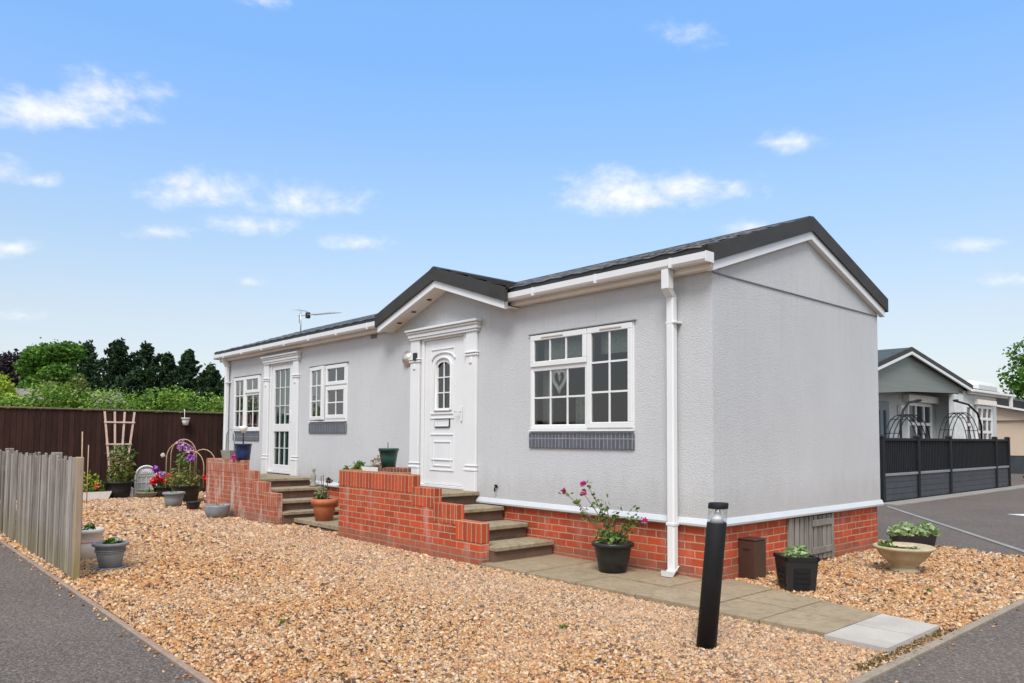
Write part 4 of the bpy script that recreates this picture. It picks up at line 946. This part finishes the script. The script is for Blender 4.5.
# ================================================================== FENCES
pf = thing('picket_fence', 'weathered grey wooden picket fence along the front road', 'fence', (-6.5, -4.36, 0))
pk = MB(); x = -4.10
while x > -9.6:
    w = random.uniform(.062, .080); y = -4.375+random.uniform(-.012, .008); zt = 1.125+random.uniform(-.03, .03); ln_ = random.uniform(-.006, .006)
    pk.prism([(x-w, y, .035), (x, y, .035), (x+ln_, y, zt), (x-w+ln_, y, zt+random.uniform(-.008, .008))], (0, .018, 0)); x -= w+random.uniform(.020, .052)
pk.build('picket_panel', 'greywood', pf)
rl = MB(); rl.box(-9.6, -4.075, -4.352, -4.315, .30, .37, .004); rl.box(-9.6, -4.075, -4.352, -4.315, .85, .92, .004); rl.build('rail', 'greywood', pf)
MB().box(-4.035, -3.955, -4.385, -4.32, -.03, 1.145, .008).build('post', 'postwood', pf); MB().box(-5.35, -5.25, -4.345, -4.25, -.03, 1.165, .008).build('post', 'greywood', pf); MB().box(-8.4, -8.3, -4.345, -4.25, -.03, 1.165, .008).build('post', 'greywood', pf)
df = thing('board_fence', 'tall dark brown closeboard fence across the back of the plot', 'fence', (-14.3, -1, 0))
bd = MB(); y = -14.0
while y < 6:
    w = .105; bd.prism([(-14.30, y, -.02), (-14.277, y, -.02), (-14.268, y+w+.012, -.02), (-14.282, y+w+.012, -.02)], (0, 0, 1.91+random.uniform(-.006, .006))); y += w
bd.build('board_panel', 'brownfence', df); MB().box(-14.315, -14.235, -14, 6, 1.90, 1.93, .005).build('cap_rail', 'caprail', df); MB().box(-14.31, -14.255, -14, 6, -.03, .11, .004).build('gravel_board', 'brownfence', df)

# ================================================================== TREES
def crown_pts(lobes, n, shell=.55):
    out = []
    tot = sum(l[3]*l[4] for l in lobes)
    for (x, y, z, r, rz) in lobes:
        k = int(n*r*rz/tot); p = RNG.normal(size=(k, 3)); p /= np.linalg.norm(p, axis=1)[:, None]
        p *= (RNG.uniform(shell**2, 1, k)**.5)[:, None]*(1+RNG.normal(0, .07, k))[:, None]; p *= np.array([r, r, rz]); out.append(p+np.array([x, y, z]))
    return np.concatenate(out)
def tree(label, base, h, r, mat, n, size, zc=.35, seed=1, name='tree', lobes=None, cat='tree'):
    random.seed(seed); x, y = base; root = thing(name, label, cat, (x, y, -.06))
    m = MB(); m.tube([(x, y, -.1), (x+.05*r, y, h*.3), (x, y+.05*r, h*.6), (x, y, h*.85)], [r*.09+.06, r*.07+.05, r*.045+.03, .03], 8)
    LB = lobes or []
    if not lobes:
        LB.append((x, y, h*(zc+1)/2, r*.62, h*(1-zc)*.5))
        for k in range(22):
            t = random.uniform(0, 2*PI); u = random.uniform(-.85, .92); rr = r*math.sqrt(max(.05, 1-u*u))*random.uniform(.55, .82); q = r*random.uniform(.2, .42)
            LB.append((x+math.cos(t)*rr, y+math.sin(t)*rr, h*(zc+1)/2+u*h*(1-zc)*.46, q, q*.8))
    for (lx, ly, lz, q, qz) in LB[1:9]: m.tube([(x, y, h*zc*.8), ((x+lx)/2, (y+ly)/2, (h*zc+lz)/2), (lx, ly, lz)], [r*.04+.02, r*.03+.012, .012], 6)
    m.build('trunk', 'trunk', root); MB().leaves(crown_pts(LB, n), size, .7).build('crown', mat, root); return root
def conifer(label, base, h, r, mat, n, size, seed):
    random.seed(seed); x, y = base; root = thing('conifer_tree', label, 'tree', (x, y, -.06), 'dark conifers behind the hedge')
    MB().tube([(x, y, -.1), (x, y, h*.97)], [r*.1+.05, .02], 7).build('trunk', 'trunk', root)
    P = []; nb_ = int(n/60)
    for k in range(nb_):
        u = (k/nb_)**.85; z = h*(.05+.95*u); t = k*2.4+random.uniform(-.5, .5); ln = (r*1.5*(1-u)**.85+.05)*random.choice((.45, .7, .9, 1.1, 1.45))
        for q in range(60):
            f = random.random()**.6; w = .06+.20*(1-f)*r*.45
            P.append((x+math.cos(t)*ln*f+random.gauss(0, w*.6), y+math.sin(t)*ln*f+random.gauss(0, w*.6), z-.10*ln*f+.38*ln*f*f+random.gauss(0, w*.7)))
    MB().leaves(P, size, .5, up=1.2).build('crown', mat, root); return root
def at(px, py, X):
    d = ray(px, py); return CAM+d*((X-CAM.x)/d.x)
def hgt(px, py, X): return at(px, py, X).z
XB = -58
for i, (px, py, rr, lab) in enumerate(((88, 347, 1.75, 'dark conifer right beside the round green tree, leftmost of the row'), (119, 344, 1.9, 'dark conifer second from the left in the row behind the hedge'), (146, 347, 1.8, 'dark pointed conifer in the middle of the row above the white lattice arch'), (168, 357, 1.45, 'shorter dark conifer just left of the pair nearest the house'), (189, 353, 1.5, 'dark conifer above the hanging white pot on the fence'), (211, 369, 1.6, 'lowest dark conifer, closest to the house corner'))):
    p = at(px, py, XB+(i % 2)*2); conifer(lab, (p.x, p.y), p.z+.1, rr*1.75, 'lf_conifer', 8500, .30, 20+i)
p = at(54, 341, -50); tree('round bright green tree rising above the grey roof behind the fence', (p.x, p.y), p.z, 2.2, 'lf_mid', 9000, .24, .2, 5, 'broadleaf_tree')
p = at(28, 350, -62); tree('dark copper leaved tree left of the round green tree', (p.x, p.y), p.z, 2.7, 'lf_copper', 6500, .32, .25, 6, 'copper_tree')
p = at(4, 374, -22); tree('yellow green leafy tree at the left edge above the fence', (p.x, p.y), p.z, .62, 'lf_yellow', 4200, .10, .35, 7, 'broadleaf_tree')
p = at(42, 360, -75); tree('tall dull green tree far behind the copper tree', (p.x-6, p.y-4), 6.5, 3.0, 'lf_mid', 2200, .36, .3, 14, 'broadleaf_tree')
# hedge behind the fence
hd = thing('hedge', 'rough bright green hedge growing just behind the dark fence', 'hedge', (-17.2, -.5, 0)); LB = []
for k in range(44):
    y = -3.3+k*.135+random.uniform(-.1, .1)
    zt = 2.56+.08*math.sin(y*2.3)+random.uniform(-.12, .14)-(.16 if y < -2.6 else 0); q = random.uniform(.28, .48); LB.append((-17.2+random.uniform(-.5, .5), y, zt-q, q, q))
for k in range(26): y = -3.4+k*.24; LB.append((-17.3+random.uniform(-.3, .3), y, 1.3, .6, 1.0))
MB().leaves(crown_pts(LB, 22000, .45), .078, .65).build('foliage', 'lf_hedge', hd)
hs = MB()
for k in range(10): hs.tube([(-17.3, -3.2+k*.6, -.06), (-17.2, -3.15+k*.6, 1.2), (-17.1, -3.05+k*.6, 2.0)], [.05, .04, .02], 6)
hs.build('stem', 'trunk', hd)
bu = thing('bush', 'olive bush with rusty tips in the hedge line below the round green tree', 'bush', (-18.2, -1.95, 0)); LB = []
for k in range(16):
    a = random.uniform(0, 2*PI); LB.append((-18.2+.5*math.cos(a), -1.75+.62*math.sin(a)*random.uniform(.3, 1), 2.35+random.uniform(-.35, .34), random.uniform(.2, .36), .28))
LB.append((-18.2, -1.75, 1.7, .7, .9)); MB().leaves(crown_pts(LB, 3000, .5), .09, .6).build('foliage', 'lf_olive', bu); MB().tube([(-18.2, -1.75, -.06), (-18.2, -1.75, 2.0)], [.07, .03], 7).build('stem', 'trunk', bu)
# building with grey roof beyond fence
gb = thing('outbuilding', 'low building with a weathered grey pitched roof behind the fence', 'building', (-26, -1.5, 0))
MB().box(-27.5, -24.6, -2.5, 1.2, -.06, 2.3).build('wall', 'greystone', gb)
MB().prism([(-24.4, -2.8, 2.2), (-27.7, -2.8, 2.2), (-26.05, -2.8, 2.92)], (0, 4.3, 0)).build('roof', M('lichen_roof', (.20, .17, .15), .85, .25, 2.5, .4, 20), gb)

# ================================================================== NEIGHBOUR'S HOUSE (right rear)
nb = thing('park_home', "grey park home with a wide gable seen past the end wall, behind the charcoal fence", 'house', (-6, 19, 0))
XN = -4.2
# recessed porch: front wall left, right bay, gable cladding above
nw = MB()
nw.box(XN-5.5, XN-.7, 10, 20.2, -.05, 2.80); nw.box(XN-5.5, XN-.02, 20.21, 23.95, -.05, 2.95); nw.build('wall', 'wall2', nb)
MB().box(XN-.16, XN+.02, 19.7, 20.5, -.05, 2.80, .01).build('column', M('pale_column', (.62, .63, .62), .7), nb)
MB().prism([(XN-.02, 11.0, 2.45), (XN-.02, 14.3, 2.60), (XN-.02, 16.3, 2.72), (XN-.02, 20.6, 2.86), (XN-.02, 20.6, 3.0), (XN-.02, 16.0, 3.78), (XN-.02, 11.0, 2.5)], (-.10, 0, 0)).build('gable_cladding', M('sage_cladding', (.20, .225, .205), .6, .08, 3, .35, 9, stretch=(1, .1, 9), bd=.02), nb)
AP = (16.0, 3.93)
def nslope(y1, z1, name, mat, th, top, x0, x1):
    m = MB()
    for (ye, ze) in ((10.4, 2.45), (y1, z1)): m.prism([(x0, AP[0], AP[1]+top), (x0, ye, ze+top), (x0, ye, ze+top-th), (x0, AP[0], AP[1]+top-th)], (x1-x0, 0, 0))
    return m.build(name, mat, nb)
nslope(21.0, 3.12, 'roof', 'tile2', .06, .0, XN-6.2, XN+.10); nslope(21.0, 3.12, 'verge', 'verge', .12, .012, XN+.102, XN+.15); nslope(20.9, 3.125, 'barge_board', 'white', .08, -.112, XN+.09, XN+.148)
MB().prism([(XN-.1, 20.9, 3.08), (XN+.16, 20.9, 2.98), (XN-3, 20.9, 3.75), (XN-5.6, 20.9, 3.1)], (0, 3.6, 0)).build('roof', 'tile2', nb)
gm = MB(); gm.box(XN+.12, XN+.22, 20.9, 25.4, 2.92, 3.0, .01); gm.build('gutter', 'white', nb); MB().box(XN+.0, XN+.10, 20.9, 25.3, 2.86, 2.95).build('fascia', 'soffit', nb)
MB().box(XN+.12, XN+.2, 24.9, 25.05, 2.5, 2.92).build('downpipe', 'white', nb)
def nwin(x, y0, y1, z0, z1, ny, nz):
    m = MB(); fw = .10
    m.box(x, x+.06, y0, y1, z0, z0+fw); m.box(x, x+.06, y0, y1, z1-fw, z1); m.box(x, x+.058, y0, y0+fw, z0+fw, z1-fw); m.box(x, x+.058, y1-fw, y1, z0+fw, z1-fw)
    for i in range(1, ny): y = y0+(y1-y0)*i/ny; m.box(x, x+.056, y-.05, y+.05, z0+fw, z1-fw)
    for j in range(1, nz): z = z0+(z1-z0)*j/nz; m.box(x, x+.054, y0+fw, y1-fw, z-.045, z+.045)
    w = m.build('window', 'white', nb); MB().box(x+.012, x+.02, y0+fw, y1-fw, z0+fw, z1-fw).build('pane', M('window_pane', (.03, .035, .04), .08, .3, 3), w); return w
xw = XN-.7
nwin(xw, 17.75, 19.7, 1.2, 2.50, 3, 2); MB().box(xw, xw+.2, 17.5, 19.9, 2.51, 2.72, .01).build('bay_head', 'soffit', nb)
nwin(XN-.02, 20.62, 21.2, 1.2, 2.52, 1, 2); nwin(XN-.02, 21.7, 23.3, 1.2, 2.52, 3, 3); MB().box(XN-.02, XN+.14, 21.55, 23.45, 2.53, 2.7, .01).build('bay_head', 'soffit', nb)
dn = MB().box(xw, xw+.05, 15.4, 16.4, .5, 2.45, .01).build('door', M('slate_door', (.10, .15, .19), .4, .1, 3), nb); MB().box(xw+.051, xw+.06, 15.6, 15.75, .9, 2.2).build('pane', 'dark', dn); MB().box(xw+.051, xw+.06, 16.0, 16.15, .9, 2.2).build('pane', 'dark', dn)
MB().box(xw, xw+.14, 17.1, 17.3, 2.1, 2.4, .03).build('wall_lamp', 'wpot', nb)
MB().box(XN-.68, -2.95, 10.2, 20.0, -.05, .35).build('deck', 'dgrey', nb)
# charcoal fence
cf = thing('charcoal_fence', "charcoal fence of boards and slatted top rails around the neighbour's plot", 'fence', (-2.85, 15, 0))
XF = -2.82
posts = [10.75, 12.75, 14.85, 18.55, 19.75]
for y in posts: 
    m = MB(); m.box(XF-.06, XF+.06, y-.06, y+.06, -.05, 1.42, .01); m.frustum((XF, y, 1.42), .16, .16, .08, .08, .05); m.build('post', 'blackmetal', cf)
bp = MB(); sl = MB(); ra = MB()
for a, b in zip(posts, posts[1:]):
    for k in range(4): bp.box(XF-.02, XF+.02, a+.06, b-.06, .02+.135*k, .15+.135*k, .006)
    y = a+.09
    while y < b-.09: sl.box(XF-.012, XF+.012, y, y+.045, .622, 1.34); y += .10
    sl.box(XF-.045, XF+.045, a+.06, b-.06, 1.335, 1.40, .008); ra.box(XF-.04, XF+.045, a+.06, b-.06, .563, .62, .006)
bp.build('board_panel', 'dgrey', cf); sl.build('slat_panel', 'blackmetal', cf); ra.build('rail', M('rail_grey', (.22, .23, .24), .45), cf)
struct(MB().box(XF+.1, XF+.5, 10.3, 22, -.02, .018).build('fence_kerb', 'kerbpale'))
def hoop_arch(label, yc, w, zt, x, tall=None):
    o = thing('garden_arch', label, 'garden arch', (x, yc, .35)); m = MB()
    for k in range(4):
        xx = x-.11*k; m.tube([(xx, yc-w/2, .35), (xx, yc-w/2, zt-w*.42)]+[(xx, yc-w/2*math.cos(t), zt-w*.42+w*.42*math.sin(t)) for t in [PI*j/10 for j in range(1, 10)]]+[(xx, yc+w/2, zt-w*.42), (xx, yc+w/2, .35)], .013, 6)
    m.build('hoop', 'blackmetal', o)
    for t in [PI*j/6 for j in range(1, 6)]: MB().tube([(x, yc-w/2*math.cos(t), zt-w*.42+w*.42*math.sin(t)), (x-.35, yc-w/2*math.cos(t), zt-w*.42+w*.42*math.sin(t))], .010, 5).build('tie_bar', 'blackmetal', o)
    return o
hoop_arch('black wire hoop arch in front of the white porch window', 14.1, 2.3, 2.0, -3.35); hoop_arch('black wire hoop arch in front of the windows right of the white column', 17.9, 2.4, 2.15, -3.35)
def lean_hoop(label, ya, yb, z0, z1, x):
    o = thing('curved_post', label, 'lamp post', (x, ya, .35)); m = MB(); m.tube([(x, ya, .35), (x, ya, z0), (x, ya+(yb-ya)*.15, z0+(z1-z0)*.55), (x, ya+(yb-ya)*.5, z0+(z1-z0)*.9), (x, yb, z1)], .03, 8); m.build('stem', 'blackmetal', o); m = MB(); m.tube([(x, yb-.05, z1), (x, yb+.2, z1+.02)], .035, 8); m.build('tip', 'blackmetal', o)
lean_hoop('black post curving over to the right before the porch window', 13.1, 14.2, 1.75, 2.35, -3.3); lean_hoop('black post curving over to the left at the far end window', 19.1, 16.9, 1.8, 2.45, -3.3)

# cream bungalow at right edge
cb = thing('bungalow', 'cream rendered bungalow with a dark roof at the right edge', 'bungalow', (-4, 32, 0))
MB().box(-10, 6, 30, 36, .75, 2.55).build('wall', 'cream', cb); MB().box(-10, 6, 30.02, 36, -.05, .75).build('plinth', 'dgrey', cb)
MB().prism([(-10.5, 29.8, 3.35), (-10.5, 29.8, 3.28), (6, 29.8, .5), (6, 29.8, .6)], (0, 6.4, 0)) if False else None
m = MB(); m.prism([(-6.6, 29.9, 3.13), (-6.6, 29.9, 2.2), (6.0, 29.9, 2.2), (6.0, 29.9, 2.25), (-4.4, 29.9, 2.50)], (0, .05, 0)); m.build('gable', 'cream', cb)
m = MB(); m.prism([(-8, 29.6, 3.35), (-8, 29.6, 3.27), (-4.4, 29.6, 2.48), (-2, 29.6, 1.95), (-2, 29.6, 2.03)], (0, .1, 0)); m.build('barge_board', 'white', cb)
m = MB(); m.prism([(-9.4, 29.72, 3.95), (-9.4, 29.72, 3.6), (-2, 29.72, 2.02), (-2, 29.72, 2.34)], (0, 6.5, 0)); m.build('roof', 'tile', cb)
m = MB(); m.box(-9.5, -9.4, 30, 36, -.05, 3.6); m.build('end_wall', 'cream', cb)
wr = thing('caravan', 'white flat topped caravan roof showing behind the grey park home', 'caravan', (-14, 46, 0)); MB().box(-16.8, -10.6, 44, 48, .5, 4.95, .25).build('body', 'white', wr); MB().box(-16, -11, 44.3, 47.6, -.05, .52).build('chassis', 'dark', wr)
# shrubs and a yellow grit bin at the foot of the bungalow
for (x, y, q, lab) in ((-2.95, 24.0, .55, 'dark low shrub past the end of the charcoal fence'), (-2.5, 26.5, .6, 'brownish shrub in front of the bungalow plinth')):
    s_ = thing('shrub', lab, 'shrub', (x, y, 0)); MB().tube([(x, y, -.02), (x, y, q)], .03, 6).build('stem', 'trunk', s_); tuft(s_, x, y, .05, q, q, q*1.5, 500, .09, 'lf_olive' if q > .57 else 'lf_conifer')
p = Vector((-10.2, 58, 0)); 
tree('large leafy green tree at the right edge above the bungalow', (-8.6, 52), 8.7, 2.9, 'lf_mid', 5200, .26, .3, 9, 'broadleaf_tree')

# ================================================================== LIGHT
SUN_AZ, SUN_EL = R(143), R(52)     # azimuth clockwise from +Y
sd = Vector((math.sin(SUN_AZ)*math.cos(SUN_EL), math.cos(SUN_AZ)*math.cos(SUN_EL), math.sin(SUN_EL)))
sl_ = bpy.data.lights.new('sun', 'SUN'); sl_.energy = 2.15; sl_.angle = R(25); sl_.color = (1, .98, .95)
so = bpy.data.objects.new('sun', sl_); COL.objects.link(so); so.rotation_euler = (-sd).to_track_quat('-Z', 'Y').to_euler(); so.location = (8, -12, 20)

world = bpy.data.worlds.new('World'); scn.world = world; world.use_nodes = True; g = N(world.node_tree); bg = world.node_tree.nodes['Background']
sky = g.n('ShaderNodeTexSky', _sky_type='NISHITA'); sky.sun_disc = False; sky.sun_elevation = SUN_EL; sky.sun_rotation = SUN_AZ; sky.air_density = 1.0; sky.dust_density = .6; sky.ozone_density = 1.4
STR = .15
vec = g.n('ShaderNodeTexCoord').outputs['Generated']
nv = g.n('ShaderNodeVectorMath', _operation='NORMALIZE'); g.l(vec, nv.inputs[0]); vec = nv.outputs[0]
def dot(d):
    nd = g.n('ShaderNodeVectorMath', _operation='DOT_PRODUCT'); g.l(vec, nd.inputs[0]); nd.inputs[1].default_value = d; return nd.outputs['Value']
nz1 = g.noise(g.scale(vec, (1, 1, 1.9)), 13, 8, .62, .35); nz2 = g.noise(g.scale(vec, (1, 1, 1.6)), 38, 6, .62)
nz = g.math('ADD', g.math('MULTIPLY', g.math('SUBTRACT', nz1, .5), 2.3), g.math('MULTIPLY', g.math('SUBTRACT', nz2, .5), 1.0))
dens = None
for (px, py, hw, hu, hdn, amp) in ((62, 112, 120, 34, 20, 1.05), (100, 92, 62, 32, 26, 1.0), (150, 92, 52, 16, 16, .65), (5, 172, 36, 24, 16, .9), (40, 180, 40, 14, 10, .7), (205, 192, 78, 28, 18, .95), (185, 185, 40, 20, 12, .9), (300, 202, 90, 28, 18, .75), (258, 225, 60, 14, 12, .6), (355, 243, 52, 13, 11, .9), (12, 249, 42, 15, 11, .95), (622, 198, 90, 34, 20, 1.3), (680, 190, 80, 28, 24, 1.05), (735, 186, 40, 18, 18, .75), (778, 142, 46, 16, 13, .85), (690, 38, 44, 24, 16, .65), (268, 0, 34, 14, 10, .7), (748, 229, 34, 13, 11, .8), (965, 245, 34, 12, 9, .65), (1008, 280, 38, 12, 9, .75), (24, 315, 30, 11, 9, .75), (250, 282, 26, 9, 6, .55), (168, 233, 44, 11, 8, .5)):
    c = ray(px, py).normalized(); e1 = (_r-c*c.dot(_r)).normalized(); e2 = e1.cross(c).normalized()
    sc_ = F/ (ray(px, py).length)
    wdt = hw/F/ray(px, py).length; up_ = hu/F/ray(px, py).length; dn_ = hdn/F/ray(px, py).length
    dc = dot(c); u = g.math('DIVIDE', dot(e1), wdt); v = dot(e2)
    vu = g.math('DIVIDE', g.math('MAXIMUM', v, 0), up_); vd = g.math('DIVIDE', g.math('MINIMUM', v, 0), dn_)
    d2 = g.math('ADD', g.math('MULTIPLY', u, u), g.math('ADD', g.math('MULTIPLY', vu, vu), g.math('MULTIPLY', vd, vd)))
    k = g.math('MULTIPLY', g.math('SUBTRACT', 1.0, g.math('SQRT', d2)), amp)
    k = g.math('ADD', k, g.math('MULTIPLY', g.math('LESS_THAN', dc, .3), -5))
    dens = k if dens is None else g.math('MAXIMUM', dens, k)
sm = g.n('ShaderNodeMapRange', _interpolation_type='SMOOTHSTEP'); g.l(g.math('ADD', dens, g.math('MULTIPLY', nz, .8)), sm.inputs['Value']); sm.inputs['From Min'].default_value = .05; sm.inputs['From Max'].default_value = 1.3
gate = g.n('ShaderNodeMapRange', _interpolation_type='SMOOTHSTEP'); g.l(dens, gate.inputs['Value']); gate.inputs['From Min'].default_value = -.45; gate.inputs['From Max'].default_value = .1
cloud = g.math('MULTIPLY', g.math('MULTIPLY', sm.outputs[0], gate.outputs[0]), .92)
# unseen bright overcast, added overhead and behind the camera for soft white light
ov = g.n('ShaderNodeMapRange', _interpolation_type='SMOOTHSTEP'); g.l(g.math('ADD', dot(Vector((.58, -.52, .63)).normalized()), g.math('MULTIPLY', g.math('SUBTRACT', g.noise(vec, 2.5, 5, .6), .5), .5)), ov.inputs['Value']); ov.inputs['From Min'].default_value = .05; ov.inputs['From Max'].default_value = .55
cov = g.math('MAXIMUM', cloud, g.math('MULTIPLY', ov.outputs[0], .9))
zs = g.n('ShaderNodeSeparateXYZ'); g.l(vec, zs.inputs[0])
SKYGAIN = (.90, 1.11, 1.16)
skc = g.mix(1.0, sky.outputs[0], SKYGAIN, 'MULTIPLY')
hz_ = g.n('ShaderNodeMapRange'); g.l(zs.outputs['Z'], hz_.inputs['Value']); hz_.inputs['From Min'].default_value = .0; hz_.inputs['From Max'].default_value = .45; hz_.inputs['To Min'].default_value = .85; hz_.inputs['To Max'].default_value = .0
WHITE = .66/STR
skc = g.mix(hz_.outputs[0], skc, (.445/STR, .525/STR, .65/STR))
zr = g.ramp(zs.outputs['Z'], [(.0, (.78, .65, .57)), (.144, (.755, .63, .56)), (.25, (.685, .645, .62)), (.37, (.69, .70, .76)), (.50, (.835, .865, .92)), (1, (.835, .865, .92))])
skc = g.mix(1.0, skc, zr, 'MULTIPLY'); skc = g.mix(1.0, skc, (1.23, 1.23, 1.23), 'MULTIPLY')
g.l(g.mix(cov, skc, g.mix(g.ramp(nz2, [(.35, 0), (.6, 1)]), (WHITE*.86, WHITE*.88, WHITE*.93), (WHITE*1.03, WHITE*1.03, WHITE*1.03))), bg.inputs['Color']); bg.inputs['Strength'].default_value = STR
world.cycles.sampling_method = 'MANUAL'; world.cycles.sample_map_resolution = 1024

vs = scn.view_settings; vs.view_transform = 'Standard'; vs.look = 'None'; vs.exposure = .68; vs.gamma = 1; vs.use_curve_mapping = False
scn.cycles.max_bounces = 6; scn.cycles.transparent_max_bounces = 8
